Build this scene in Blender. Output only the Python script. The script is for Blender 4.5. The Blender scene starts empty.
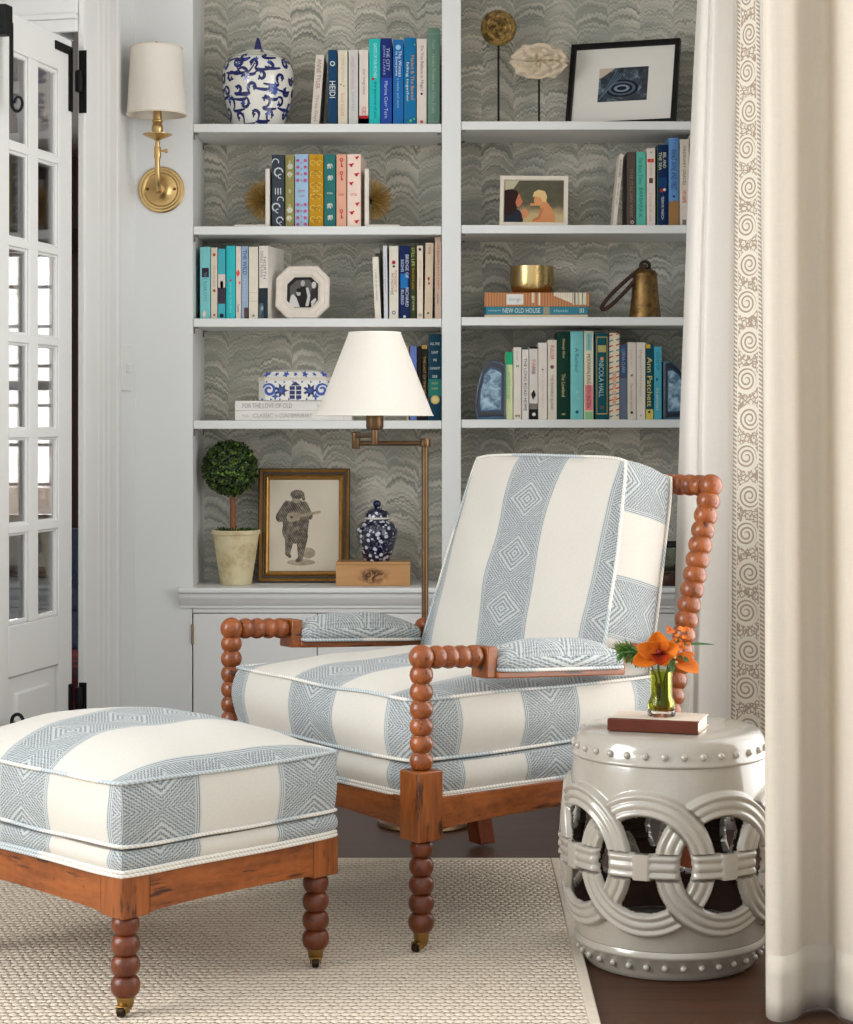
import bpy, bmesh, math, random
from mathutils import Vector, Matrix, noise, Quaternion
R = math.radians; PI = math.pi
sc = bpy.context.scene; col = sc.collection
EYE = 1.09; F = 1960.0; CX = 450.0; CY = 428.0
def X(px, d): return (px-CX)*d/F
def Z(py, d): return EYE-(py-CY)*d/F

# ------------------------------------------------------------------ mesh builder
class MB:
    def __init__(s): s.v=[]; s.f=[]; s.uv={}
    def add(s, vs, fs, M=None, uvs=None):
        b=len(s.v)
        for p in vs:
            p=Vector(p); s.v.append(M@p if M else p)
        for i,f in enumerate(fs):
            if uvs: s.uv[len(s.f)]=uvs[i]
            s.f.append([b+k for k in f])
        return s
    def box(s, x0,x1,y0,y1,z0,z1, M=None):
        vs=[(x,y,z) for z in (z0,z1) for y in (y0,y1) for x in (x0,x1)]
        fs=[(0,2,3,1),(4,5,7,6),(0,1,5,4),(2,6,7,3),(0,4,6,2),(1,3,7,5)]
        return s.add(vs,fs,M)
    def prism(s, poly, y0, y1, M=None):            # poly in x,z, extruded along y
        n=len(poly)
        vs=[(x,y0,z) for x,z in poly]+[(x,y1,z) for x,z in poly]
        fs=[tuple(range(n)), tuple(range(2*n-1,n-1,-1))]
        fs+=[(i,i+n,(i+1)%n+n,(i+1)%n) for i in range(n)]
        return s.add(vs,fs,M)
    def lathe(s, prof, seg=32, M=None, cap=True):  # prof: (r,z)
        vs=[];fs=[]
        for r,z in prof:
            for k in range(seg):
                a=2*PI*k/seg; vs.append((r*math.cos(a),r*math.sin(a),z))
        for i in range(len(prof)-1):
            for k in range(seg):
                k2=(k+1)%seg
                fs.append((i*seg+k,i*seg+k2,(i+1)*seg+k2,(i+1)*seg+k))
        if cap:
            fs.append(tuple(range(seg-1,-1,-1)))
            fs.append(tuple((len(prof)-1)*seg+k for k in range(seg)))
        return s.add(vs,fs,M)
    def tube(s, pts, r, seg=8, closed=False, M=None, ry=None):
        pts=[Vector(p) for p in pts]; n=len(pts); vs=[]; fs=[]
        rr=r if isinstance(r,(list,tuple)) else [r]*n
        N=None
        for i in range(n):
            if closed: t=pts[(i+1)%n]-pts[i-1]
            else: t=pts[min(i+1,n-1)]-pts[max(i-1,0)]
            t.normalize()
            if N is None:
                N=t.orthogonal().normalized() if abs(t.z)>.9 else Vector((0,0,1)).cross(t).normalized()
            N=(N-t*N.dot(t)).normalized(); B=t.cross(N)
            for k in range(seg):
                a=2*PI*k/seg
                vs.append(pts[i]+N*(rr[i]*math.cos(a))+B*((ry or rr[i])*math.sin(a)))
        m=n if closed else n-1
        for i in range(m):
            j=(i+1)%n
            for k in range(seg):
                k2=(k+1)%seg; fs.append((i*seg+k,i*seg+k2,j*seg+k2,j*seg+k))
        if not closed:
            fs.append(tuple(range(seg-1,-1,-1))); fs.append(tuple((n-1)*seg+k for k in range(seg)))
        return s.add(vs,fs,M)
    def sphere(s, c, r, seg=20, rings=12, M=None, sc_=(1,1,1)):
        prof=[(max(1e-4,math.sin(PI*i/rings)),-math.cos(PI*i/rings)) for i in range(rings+1)]
        T=Matrix.Translation(Vector(c))@Matrix.Diagonal((r*sc_[0],r*sc_[1],r*sc_[2],1))
        return s.lathe(prof,seg,(M@T) if M else T)
    def beads(s, p0, p1, n, r, seg=24, neck=.66, r1=None, over=1.0):
        p0=Vector(p0);p1=Vector(p1);d=p1-p0;L=d.length;prof=[]
        for i in range(n):
            ri=r if r1 is None else r+(r1-r)*i/max(1,n-1)
            for k in range(13):
                t=-1+2*k/12
                hp_=L/n/2; rad=math.sqrt(max(ri*ri-(t*hp_)**2,(.5*ri)**2))*(.93 if abs(t)>.98 else 1)
                prof.append((rad,(i+.5+.497*t)*L/n))
        M=Matrix.Translation(p0)@d.to_track_quat('Z','Y').to_matrix().to_4x4()
        return s.lathe(prof,seg,M)
    def grid(s, fn, nu, nv, uvf=None, M=None, closed_u=False):
        vs=[];fs=[];uvs=[]
        for j in range(nv+1):
            for i in range(nu+1 if not closed_u else nu):
                vs.append(fn(i/nu,j/nv))
        w=nu+1 if not closed_u else nu
        for j in range(nv):
            for i in range(nu):
                i2=(i+1)%w
                fs.append((j*w+i,j*w+i2,(j+1)*w+i2,(j+1)*w+i))
                if uvf: uvs.append([uvf(i/nu,j/nv),uvf((i+1)/nu,j/nv),uvf((i+1)/nu,(j+1)/nv),uvf(i/nu,(j+1)/nv)])
        return s.add(vs,fs,M,uvs or None)
    def build(s, name, mat, parent=None, smooth=40, bevel=0, solid=0, seg=2, loc=None):
        me=bpy.data.meshes.new(name)
        me.from_pydata([tuple(v) for v in s.v],[],s.f); me.validate(clean_customdata=False)
        if s.uv:
            ul=me.uv_layers.new(name='UVMap')
            for p in me.polygons:
                u=s.uv.get(p.index)
                if u:
                    for k,li in enumerate(p.loop_indices): ul.data[li].uv=u[k]
        bm=bmesh.new(); bm.from_mesh(me); bmesh.ops.recalc_face_normals(bm,faces=bm.faces); bm.to_mesh(me); bm.free()
        if smooth:
            for p in me.polygons: p.use_smooth=True
            me.set_sharp_from_angle(angle=R(smooth))
        o=bpy.data.objects.new(name,me); col.objects.link(o)
        if mat: me.materials.append(mat)
        if parent: o.parent=parent
        if loc: o.location=loc
        if solid:
            m=o.modifiers.new('s','SOLIDIFY'); m.thickness=solid; m.offset=0
        if bevel:
            m=o.modifiers.new('b','BEVEL'); m.width=bevel; m.segments=seg; m.limit_method='ANGLE'; m.angle_limit=R(40)
        return o
def tag(o,label=None,cat=None,group=None,kind=None):
    if label: o['label']=label
    if cat: o['category']=cat
    if group: o['group']=group
    if kind: o['kind']=kind
    return o
def thing(name,label,cat,loc=(0,0,0),rz=0,group=None,kind=None,rot=None):
    o=bpy.data.objects.new(name,None); col.objects.link(o); o.location=loc
    o.rotation_euler=rot if rot else (0,0,rz); o.empty_display_size=.05
    return tag(o,label,cat,group,kind)
def box(name,mat,parent,x0,x1,y0,y1,z0,z1,bevel=.002,M=None):
    return MB().box(x0,x1,y0,y1,z0,z1,M).build(name,mat,parent,bevel=bevel)
def struct(o): o['kind']='structure'; return o

# ------------------------------------------------------------------ materials
def lin(c):
    return tuple(((x/255)/12.92 if x/255<=.04045 else ((x/255+.055)/1.055)**2.4) for x in c)
class S:                                            # a socket with arithmetic
    def __init__(s,nt,k): s.nt=nt; s.k=k
    def _m(s,op,*a):
        n=s.nt.nodes.new('ShaderNodeMath'); n.operation=op
        for i,x in enumerate((s,)+a):
            if isinstance(x,S): s.nt.links.new(x.k,n.inputs[i])
            else: n.inputs[i].default_value=x
        return S(s.nt,n.outputs[0])
    def __add__(s,o): return s._m('ADD',o)
    __radd__=__add__
    def __sub__(s,o): return s._m('SUBTRACT',o)
    def __rsub__(s,o): return (s*-1)+o
    def __mul__(s,o): return s._m('MULTIPLY',o)
    __rmul__=__mul__
    def __truediv__(s,o): return s._m('DIVIDE',o)
    def sin(s): return s._m('SINE')
    def cos(s): return s._m('COSINE')
    def abs(s): return s._m('ABSOLUTE')
    def fr(s): return s._m('FRACT')
    def floor(s): return s._m('FLOOR')
    def gt(s,o): return s._m('GREATER_THAN',o)
    def lt(s,o): return s._m('LESS_THAN',o)
    def pw(s,o): return s._m('POWER',o)
    def sqrt(s): return s._m('SQRT')
    def mn(s,o): return s._m('MINIMUM',o)
    def mx(s,o): return s._m('MAXIMUM',o)
    def at2(s,o): return s._m('ARCTAN2',o)
    def ss(s,a,b):
        n=s.nt.nodes.new('ShaderNodeMapRange'); n.interpolation_type='SMOOTHSTEP'
        s.nt.links.new(s.k,n.inputs[0]); n.inputs[1].default_value=a; n.inputs[2].default_value=b
        return S(s.nt,n.outputs[0])
class Mat:
    def __init__(s,name,rough=.5,metal=0,spec=.5):
        s.m=bpy.data.materials.new(name); s.m.use_nodes=True; s.nt=s.m.node_tree
        s.b=s.nt.nodes['Principled BSDF']; s.out=s.nt.nodes['Material Output']
        s.set('Roughness',rough); s.set('Metallic',metal); s.set('Specular IOR Level',spec)
    def set(s,k,v):
        if isinstance(v,S): s.nt.links.new(v.k,s.b.inputs[k])
        else: s.b.inputs[k].default_value=v
    def coords(s,kind='Object'):
        n=s.nt.nodes.new('ShaderNodeTexCoord'); q=s.nt.nodes.new('ShaderNodeSeparateXYZ')
        s.nt.links.new(n.outputs[kind],q.inputs[0]); return [S(s.nt,q.outputs[i]) for i in range(3)]
    def vec(s,x,y,z=0.0):
        n=s.nt.nodes.new('ShaderNodeCombineXYZ')
        for i,k in enumerate((x,y,z)):
            if isinstance(k,S): s.nt.links.new(k.k,n.inputs[i])
            else: n.inputs[i].default_value=k
        return n.outputs[0]
    def noise(s,v=None,scale=5,detail=3,rough=.5,dist=0):
        n=s.nt.nodes.new('ShaderNodeTexNoise'); n.inputs['Scale'].default_value=scale; n.inputs['Detail'].default_value=detail
        n.inputs['Roughness'].default_value=rough; n.inputs['Distortion'].default_value=dist
        if v is None: v=s.nt.nodes.new('ShaderNodeTexCoord').outputs['Object']
        s.nt.links.new(v,n.inputs['Vector']); return S(s.nt,n.outputs['Fac'])
    def voro(s,v=None,scale=5,feature='F1',out='Distance',rnd=1):
        n=s.nt.nodes.new('ShaderNodeTexVoronoi'); n.feature=feature; n.inputs['Scale'].default_value=scale; n.inputs['Randomness'].default_value=rnd
        if v is None: v=s.nt.nodes.new('ShaderNodeTexCoord').outputs['Object']
        s.nt.links.new(v,n.inputs['Vector']); return S(s.nt,n.outputs[out])
    def mix(s,f,a,b):
        n=s.nt.nodes.new('ShaderNodeMix'); n.data_type='RGBA'
        if isinstance(f,S): s.nt.links.new(f.k,n.inputs[0])
        else: n.inputs[0].default_value=f
        for k,c in ((6,a),(7,b)):
            if isinstance(c,S): s.nt.links.new(c.k,n.inputs[k])
            else: n.inputs[k].default_value=(*lin(c),1)
        return S(s.nt,n.outputs[2])
    def ramp(s,f,stops):
        n=s.nt.nodes.new('ShaderNodeValToRGB'); e=n.color_ramp.elements
        while len(e)<len(stops): e.new(.5)
        for q,(p,c) in zip(e,stops): q.position=p; q.color=(*lin(c),1)
        s.nt.links.new(f.k,n.inputs[0]); return S(s.nt,n.outputs[0])
    def bump(s,h,strength=.3,dist=.002):
        n=s.nt.nodes.new('ShaderNodeBump'); n.inputs['Strength'].default_value=strength; n.inputs['Distance'].default_value=dist
        s.nt.links.new(h.k,n.inputs['Height']); s.nt.links.new(n.outputs[0],s.b.inputs['Normal'])
_mc={}
def P(c,rough=.5,metal=0,var=.06,scale=18,bump=0,bscale=150,spec=.3,coat=0,name=None):
    k=(c,rough,metal,var,scale,bump,bscale,spec,coat)
    if k in _mc: return _mc[k]
    m=Mat(name or 'surface_%d_%d_%d'%c,rough,metal,spec)
    n=m.noise(scale=scale,detail=4)
    lo=tuple(max(0,x*(1-var)) for x in c); hi=tuple(min(255,x*(1+var)) for x in c)
    m.set('Base Color',m.mix(n,lo,hi))
    m.set('Roughness',n*.12+(rough-.06))
    if coat: m.set('Coat Weight',coat)
    if bump: m.bump(m.noise(scale=bscale,detail=3),bump,.001)
    _mc[k]=m.m; return m.m

PAINT=P((223,222,219),.45,var=.012,scale=3)
PAINT_SHELF=P((222,223,221),.4,var=.012,scale=3)
BLACK_IRON=P((9,9,9),.6,var=.2,bump=.3,bscale=90,spec=.25)
BRASS=P((200,168,114),.34,1,var=.1,scale=30)
BRASS_DARK=P((112,88,64),.4,.9,var=.15,scale=30)
BRASS_OLD=P((150,120,70),.3,1,var=.2,scale=60)
PAGES=None
def mk_pages():
    m=Mat('paper_edges',.9); x,y,z=m.coords(); 
    m.set('Base Color',m.mix(m.noise(m.vec(x*900,y*8,z*8),1,2),(214,206,188),(238,232,220))); return m.m
PAGES=mk_pages()

def mk_wood(a,b,dark,rough=.32,stretch=(14,14,2.2),streak=.57,coat=.25):
    m=Mat('stained_wood',rough,spec=.35); x,y,z=m.coords()
    v=m.vec(x*stretch[0],y*stretch[1],z*stretch[2])
    n=m.noise(v,2.2,5,.6,.6); g=m.noise(m.vec(x*stretch[0]*8,y*stretch[1]*8,z*stretch[2]*2),3,3)
    c=m.mix((n*.75+g*.3).ss(.3,.75),a,b)
    d=m.noise(m.vec(x*stretch[0]*2.0+7,y*stretch[1]*2.0,z*stretch[2]*2.6),1.6,4,.55)
    c2=m.mix(d.ss(streak,streak+.09)*.85,c,dark)
    m.set('Base Color',c2); m.set('Roughness',g*.2+(rough-.1)); m.set('Coat Weight',coat); m.set('Coat Roughness',.25)
    m.bump(d*-1+g*.1,.25,.001); return m.m
WOOD=mk_wood((110,56,22),(162,90,38),(30,14,8))
WOODX=mk_wood((110,56,22),(162,90,38),(30,14,8),stretch=(2.2,14,14))
WOODY=mk_wood((110,56,22),(162,90,38),(30,14,8),stretch=(14,2.2,14))
WOOD_BEAD=mk_wood((104,50,20),(156,84,36),(28,13,7),rough=.3,stretch=(16,16,10),streak=.60,coat=.35)
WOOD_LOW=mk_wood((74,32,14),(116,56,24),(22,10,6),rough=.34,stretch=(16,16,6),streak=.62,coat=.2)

def mk_fabric(u0=0.0, period=.36, ph=0.0, name='striped_linen'):
    m=Mat(name,.92,spec=.15)
    u,v,_=m.coords('UV')
    wob=m.noise(m.vec(u*3,v*3),2,2)*.01-.005
    t=(((u+wob-u0)/period)+.5).fr()-.5
    a=(t.abs()*4.0)                                   # 0 at stripe middle, 1 at its edge
    inside=1-a.ss(.985,1.015)
    H=.136
    b=((((v+wob*.6+ph)/H).fr()-.5).abs()*2)
    wv=(m.noise(m.vec(u*150,v*150),1,2)-.5)*.09
    d=a*.93+b+wv
    core=(1-d.ss(.60,.66))
    fine=((d*(2*PI*9.0)).sin()).ss(-.85,.15)
    big=((d*(2*PI*6.0)+1.2).sin()).ss(-.5,.2); wide=((d*(2*PI*2.25)+.6).sin()).ss(-.2,.6)
    line=core*big+(1-core)*(fine*(1-wide*.28)+wide*.22)
    edge=(a.gt(.84))
    eln=((a*(2*PI*17)).sin()).ss(-.1,.5)
    line=edge*eln+(1-edge)*line
    st=((u*2200).sin()*(v*1500).sin()).ss(-.75,.6)
    spk=m.noise(m.vec(u*420,v*420),1,2).ss(.36,.62)
    dash=((u*640+v*640).sin()*(u*640-v*640).sin()).ss(-.35,.25)
    line=(line*.80+.20)*(spk*.35+.65)*(st*.3+.7)*(dash*.4+.6)
    dk=m.noise(m.vec(u*9,v*9),1,2)
    blue=m.mix(dk,(20,43,62),(50,76,94))
    ground=m.mix(spk*.6+st*.4,(172,177,176),(206,206,200))
    stripe=m.mix(line,ground,blue)
    weave=m.noise(m.vec(u*90,v*700),1,2)*.6+m.noise(m.vec(u*700,v*90),1,2)*.4
    cream=m.mix(weave,(188,182,171),(212,206,196))
    m.set('Base Color',m.mix(inside,cream,stripe)); m.set('Sheen Weight',.15)
    m.bump(weave*.6+(inside*(1-line))*.7,.5,.0012)
    return m.m
FAB=mk_fabric(0,.36)
WELT_BLUE=None
def mk_welt():
    m=Mat('welt_cord',.9,spec=.15); x,y,z=m.coords()
    s_=((x+y+z*.7)*700).sin().ss(-.6,.6); 
    big=m.noise(scale=5.5,detail=1).ss(.47,.53)
    bl=m.mix(s_,(156,168,174),(196,198,194)); m.set('Base Color',m.mix(big,m.mix(s_,(206,200,190),(224,219,209)),bl)); m.bump(s_,.15,.0006); return m.m
WELT=mk_welt()

def mk_wallpaper():
    m=Mat('marbled_wallpaper',.8,spec=.2); x,y,z=m.coords()
    w=.100
    wx=m.noise(m.vec(x*2,0.0,z*4),2,2)*.03-.015
    c=(x+wx)/w; k=c.floor(); t=c.fr()
    q=((t-.5).abs()*2)
    r=(k*12.9898).sin()*43758.5453; r=r.fr()
    amp=.014+r*.020
    arc=(1-q.pw(2.6))*amp
    sk=(t-.5)*(r-.5)*.05
    jag=((((x+wx*.6)/.0135).fr()-.5).abs()*2)*.0050
    nz=m.noise(m.vec(x*12,0.0,z*8),2,3,.6)*.05+jag
    zz=z-arc+sk+nz
    f1=m.noise(m.vec(x*3,k*3.7,zz*95),1,3,.55)
    f2=m.noise(m.vec(x*6+9,k*1.3,zz*210),1,2,.5)
    f=f1*.7+f2*.35
    cc=m.ramp(f,[(.28,(108,110,104)),(.40,(150,149,138)),(.5,(182,178,164)),(.60,(216,209,194)),(.74,(236,229,214))])
    tone=m.noise(m.vec(x*5,0.0,z*3),1,2)
    cool=m.mix(tone.ss(.4,.62)*.4,cc,(146,152,146))
    m.set('Base Color',cool); return m.m
PAPER=mk_wallpaper()

def mk_floor():
    m=Mat('dark_oak_boards',.4,spec=.25); x,y,z=m.coords()
    w=.083; k=(y/w).floor(); t=(y/w).fr()
    off=((k*78.233).sin()*437.5).fr()
    g=m.noise(m.vec(x*2+off*20,y*40,k),3,5,.6,.4)
    base=m.mix(g,(44,26,17),(92,58,38))
    base=m.mix(off*.35,base,(58,38,28))
    seam=((t-.5).abs()).gt(.485)
    m.set('Base Color',m.mix(seam,base,(18,11,8))); m.set('Roughness',g*.2+.32); m.bump(g*.3-seam,.2,.001); return m.m
FLOOR=mk_floor()
def mk_rug():
    m=Mat('woven_sisal',.95,spec=.1); x,y,z=m.coords()
    wob=m.noise(scale=55,detail=3)*.016
    cw,ch=.0175,.021
    row=(y+wob)/ch; k=row.floor()
    cx=(x+wob)/cw+(k*.5).fr()
    a=((cx.fr()-.5).abs()*2); b=((row.fr()-.5).abs()*2)
    hole=(a*a*.9+b*b).ss(.72,1.35)
    n=m.noise(scale=260,detail=3); big=m.noise(scale=9,detail=3)
    base=m.mix(n,(214,198,178),(246,234,216)); base=m.mix(big*.3,base,(218,194,166))
    m.set('Base Color',m.mix(hole*.8,base,(104,80,58)))
    h=1-(a*a*.6+b*b*.9)
    m.bump(h+n*.5,.9,.006); return m.m
RUG=mk_rug()
def mk_linen(c0,c1,tr=.25):
    m=Mat('curtain_linen',.9,spec=.1); x,y,z=m.coords()
    w=m.noise(m.vec(x*160,y*160,z*26),2,3)*.5+m.noise(m.vec(x*20,y*20,z*300),2,2)*.5
    m.set('Base Color',m.mix(w,c0,c1)); m.bump(w,.25,.001)
    t=m.nt.nodes.new('ShaderNodeBsdfTranslucent'); t.inputs[0].default_value=(*lin((240,226,204)),1)
    mx=m.nt.nodes.new('ShaderNodeMixShader'); mx.inputs[0].default_value=tr
    m.nt.links.new(m.b.outputs[0],mx.inputs[1]); m.nt.links.new(t.outputs[0],mx.inputs[2]); m.nt.links.new(mx.outputs[0],m.out.inputs[0])
    return m.m
LINEN=mk_linen((226,221,213),(244,240,233),.2)
LINEN_SHADED=mk_linen((206,196,180),(226,216,201),.2)  # same linen darkened and warmed: the near panel's shade put into its colour
def mk_shade():
    m=Mat('lamp_shade_linen',.85,spec=.15); x,y,z=m.coords()
    w=m.noise(m.vec(x*300,y*300,z*60),1,2)
    m.set('Base Color',m.mix(w,(236,231,222),(248,244,236)))
    t=m.nt.nodes.new('ShaderNodeBsdfTranslucent'); t.inputs[0].default_value=(*lin((246,236,220)),1)
    mx=m.nt.nodes.new('ShaderNodeMixShader'); mx.inputs[0].default_value=.3
    m.nt.links.new(m.b.outputs[0],mx.inputs[1]); m.nt.links.new(t.outputs[0],mx.inputs[2]); m.nt.links.new(mx.outputs[0],m.out.inputs[0])
    return m.m
SHADE=mk_shade()
def mk_trim():
    m=Mat('embroidered_trim',.9,spec=.1); u,v,_=m.coords('UV')      # u 0..1 across, v in metres
    wob=m.noise(m.vec(u*6,v*60),1.2,2)*.5-.25
    side=(u-.5).abs()*2
    band=side.gt(.66)
    rope=((v*520+u*26).sin()).ss(-.2,.2)
    line=((side-.69).abs()).lt(.03)
    H=.105
    k=(v/H).floor(); cy_=((v/H).fr()-.5)
    flip=((k*.5).fr()*4-1)
    cx_=(u-.5+flip*.05)*.9
    rr=(cx_*cx_+cy_*cy_*.95).sqrt()
    ang=cy_.at2(cx_)
    ring=((rr+wob*.06-.33).abs()).lt(.03)
    fl=(rr*(1.0+(ang*5).cos()*.3)).lt(.10)
    petals=(((rr*56+ang*flip).sin()).gt(-.25))*(rr.lt(.31))
    leaf=(m.noise(m.vec(u*9,v*90),1.9,2,.5).gt(.42))*(rr.gt(.33))
    scroll=((m.voro(m.vec(u*6,v*58),1.3,'DISTANCE_TO_EDGE')).gt(.11))*(rr.gt(.33))
    mid=ring.mx(fl*petals.mx(rr.lt(.05))).mx(petals).mx(leaf.mn(scroll))
    f=band*rope+(1-band)*mid
    f=f.mx(line)
    th=m.noise(m.vec(u*60,v*700),1,2)
    m.set('Base Color',m.mix(f,m.mix(th,(160,142,124),(180,162,144)),m.mix(th,(218,210,194),(238,232,218))))
    m.bump(f,.5,.0015); return m.m
TRIM=mk_trim()
def mk_glaze():
    m=Mat('crackle_glaze',.12,spec=.6); n=m.noise(scale=7,detail=4)
    cr=m.voro(scale=70,feature='DISTANCE_TO_EDGE').lt(.025)
    c=m.mix(n,(152,145,133),(176,169,157)); m.set('Base Color',m.mix(cr*.22,c,(150,138,122)))
    m.set('Coat Weight',.6); m.set('Coat Roughness',.05); m.set('Roughness',.2); return m.m
GLAZE=mk_glaze()
def mk_glass(tint=(1,1,1),refl=.12,name='clear_glass'):
    m=Mat(name,.03); nt=m.nt
    t=nt.nodes.new('ShaderNodeBsdfTransparent'); t.inputs[0].default_value=(*tint,1)
    g=nt.nodes.new('ShaderNodeBsdfGlossy'); g.inputs['Roughness'].default_value=.02
    fr=nt.nodes.new('ShaderNodeFresnel'); fr.inputs[0].default_value=1.4
    k=S(nt,fr.outputs[0])*refl*6
    mx=nt.nodes.new('ShaderNodeMixShader'); nt.links.new(k.mn(1.0).k,mx.inputs[0])
    nt.links.new(t.outputs[0],mx.inputs[1]); nt.links.new(g.outputs[0],mx.inputs[2]); nt.links.new(mx.outputs[0],m.out.inputs[0])
    return m.m
PANE=mk_glass(refl=.1)
# ================================================================== SETTING
YF=5.9; YB=6.18
def boxes(name,mat,lst,parent=None,bevel=0,loc=None,rz=0,kind='structure'):
    m=MB()
    for b in lst: m.box(*b)
    o=m.build(name,mat,parent,bevel=bevel)
    if loc: o.location=loc
    o.rotation_euler=(0,0,rz)
    if kind: o['kind']=kind
    return o
YZ=Matrix(((0,1,0,0),(1,0,0,0),(0,0,1,0),(0,0,0,1)))   # prism(poly y,z) extruded along x
WALLP=P((222,223,222),.5,var=.012,scale=2)
WALLG=P((150,132,116),.6,var=.02,scale=2)
boxes('floor',FLOOR,[(-4.6,2.0,-1.2,12.2,-.1,0)])
boxes('ceiling',P((232,228,222),.7,var=.01),[(-4.6,2.0,3.6,12.2,2.75,2.85)])
boxes('wall_back',WALLP,[(-.948,-.7762,5.9,6.2,0,2.75),(-.948,1.15,6.2,6.32,0,2.75),(-.7762,.955,5.9,6.2,2.62,2.75)])
CX0=Vector((-.948,5.9,0)); CA=math.atan2(-.974,-.225)
# canted return carrying the door: local x runs towards the room, local y faces the room
m=MB(); wp=[(0,0),(.415,0),(.414,-.001),(.27,-.062),(.1,-.14),(0,-.14)]; q=len(wp)
m.add([(x,y,z) for z in (0,2.75) for x,y in wp],[tuple(range(q-1,-1,-1)),tuple(range(q,2*q))]+[(i,(i+1)%q,q+(i+1)%q,q+i) for i in range(q)])
m.box(.30,.415,-1.6,-.065,2.2,2.75); o=m.build('wall_left',WALLP,smooth=0); o.location=CX0; o.rotation_euler=(0,0,CA); struct(o)
# casing of the opening, on the canted return: fluted board with back band
m=MB()
prof=[(.135,0),(.135,.012),(.15,.0155),(.165,.0155),(.17,.013),(.205,.013),(.21,.0142),(.222,.0142),(.227,.013),(.24,.013),(.245,.0142),(.257,.0142),(.262,.013),(.275,.013),(.28,.0142),(.292,.0142),(.297,.013),(.34,.013),(.345,.017),(.385,.017),(.395,.015),(.395,0)]
prof=[(.135+(x-.135)*1.077,y) for x,y in prof]
m.add([(x,y,z) for z in (0,2.35) for x,y in prof],[(i,i+1,i+1+len(prof),i+len(prof)) for i in range(len(prof)-1)]+[tuple(range(len(prof),2*len(prof)))])
o=m.build('trim_1',PAINT,smooth=0); o.location=CX0; o.rotation_euler=(0,0,CA); struct(o)
# head trim over the opening, on the face that looks into the room
o=boxes('trim_2',PAINT,[(.415,.43,-1.6,0,2.2,2.235),(.415,.438,-1.6,0,2.235,2.25),(.415,.425,-1.6,0,2.25,2.30),(.415,.45,-1.6,0,2.30,2.33)],loc=CX0,rz=CA,bevel=.003)
boxes('baseboard_left',PAINT,[(0,.135,0,.015,0,.14)],loc=CX0,rz=CA,bevel=.004)
# room's far-left side wall with a daylight window, out of the picture
boxes('wall_side',WALLP,[(-2.62,-2.5,-1.2,1.4,0,2.75),(-2.62,-2.5,3.6,5.9,0,2.75),(-2.62,-2.5,1.4,3.6,0,.5),(-2.62,-2.5,1.4,3.6,2.45,2.75)])
def window(name,x,y0,y1,z0,z1,nv=2,nh=4,th=.05):
    r=thing(name,None,None,(x,(y0+y1)/2,z0),kind='structure'); w=(y1-y0)/2; h=z1-z0
    m=MB()
    for s in (-1,1): m.box(-th/2,th/2,s*w-(.05 if s>0 else 0),s*w+(.05 if s<0 else 0),0,h)
    m.box(-th/2,th/2,-w,w,0,.06); m.box(-th/2,th/2,-w,w,h-.06,h); m.box(-th/2,th/2,-w,w,h/2-.03,h/2+.03)
    m.build('window_frame',PAINT,r,bevel=.003)
    m=MB()
    for i in range(1,nv): m.box(-.012,.012,-w+2*w*i/nv-.011,-w+2*w*i/nv+.011,.06,h-.06)
    for i in range(1,nh): m.box(-.012,.012,-w,w,h*i/nh-.011,h*i/nh+.011)
    m.build('muntin',PAINT,r); MB().box(-.002,.002,-w,w,.03,h-.03).build('glass_pane',PANE,r); return r
window('window_2',-2.56,1.4,3.6,.5,2.45,3,4)
# right wall with the curtained window
boxes('wall_right',WALLP,[(.955,1.07,5.05,6.2,0,2.75),(.955,1.07,-1.2,3.3,0,2.75),(.955,1.07,3.3,5.05,2.45,2.75),(.955,1.07,3.3,5.05,0,.22)])
window('window_1',1.01,3.3,5.05,.22,2.45,2,4)
boxes('baseboard_right',PAINT,[(.94,.955,-1.2,5.88,0,.14)],bevel=.004)
# ---------------- next room, seen through the door's panes
boxes('wall_far',WALLG,[(-4.6,-3.2,12,12.12,0,2.75),(-2.36,.3,12,12.12,0,2.75),(-3.2,-2.36,12,12.12,0,.5),(-3.2,-2.36,12,12.12,2.2,2.75)])
boxes('wall_north',WALLG,[(-.95,-.83,6.32,12,0,2.75),(-4.6,-4.5,5.9,12,0,2.75),(-4.6,-2.5,5.78,5.9,0,2.75)])
w3=window('window_3',12.04,0,.84,.5,2.2,3,7); w3.location=(-2.78,12.05,.5); w3.rotation_euler=(0,0,PI/2)
for ch in w3.children:
    if ch.name.startswith('muntin'): ch.data.materials[0]=P((70,58,50),.6)
boxes('trim_3',P((110,92,76),.7),[(-3.3,-1.95,11.9,12,2.16,2.3)])
# garden wall and trees outside that far window
def mk_stone():
    m=Mat('pale_stone_wall',.9); v=m.voro(scale=3.2,feature='DISTANCE_TO_EDGE'); n=m.noise(scale=5,detail=5)
    m.set('Base Color',m.mix(v.lt(.05)*.5,m.mix(n.ss(.35,.65),(236,220,208),(250,244,240)),(170,130,110))); return m.m
boxes('exterior_wall',mk_stone(),[(-6,1,15.5,15.7,0,3.2)])
boxes('exterior_ground',P((190,180,165),.9,bump=.3,bscale=20),[(-8,4,12.12,18,-.12,-.02)])
BARK=P((92,74,62),.9,var=.25,bump=.8,bscale=40)
for i,(x,h) in enumerate(((-3.25,3.0),(-2.62,2.8))):
    rnd=random.Random(i); t=thing('garden_tree',['slim bare tree trunk outside the far window, behind the left pane column of the door','slim bare tree trunk outside the far window, behind the pane column beside the hinges'][i],'tree',(x,14.2,-.02),group='trees outside the far window')
    pts=[(rnd.uniform(-.03,.03),0,h*k/8) for k in range(9)]
    MB().tube(pts,[.045-.003*k for k in range(9)],10).build('trunk',BARK,t)
    for b in range(4):
        z0=h*(.35+.15*b); s=rnd.choice((-1,1))
        MB().tube([(0,0,z0),(s*.12,0,z0+.15),(s*.2,.03,z0+.4)],[.02,.014,.006],8).build('branch',BARK,t)
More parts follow.
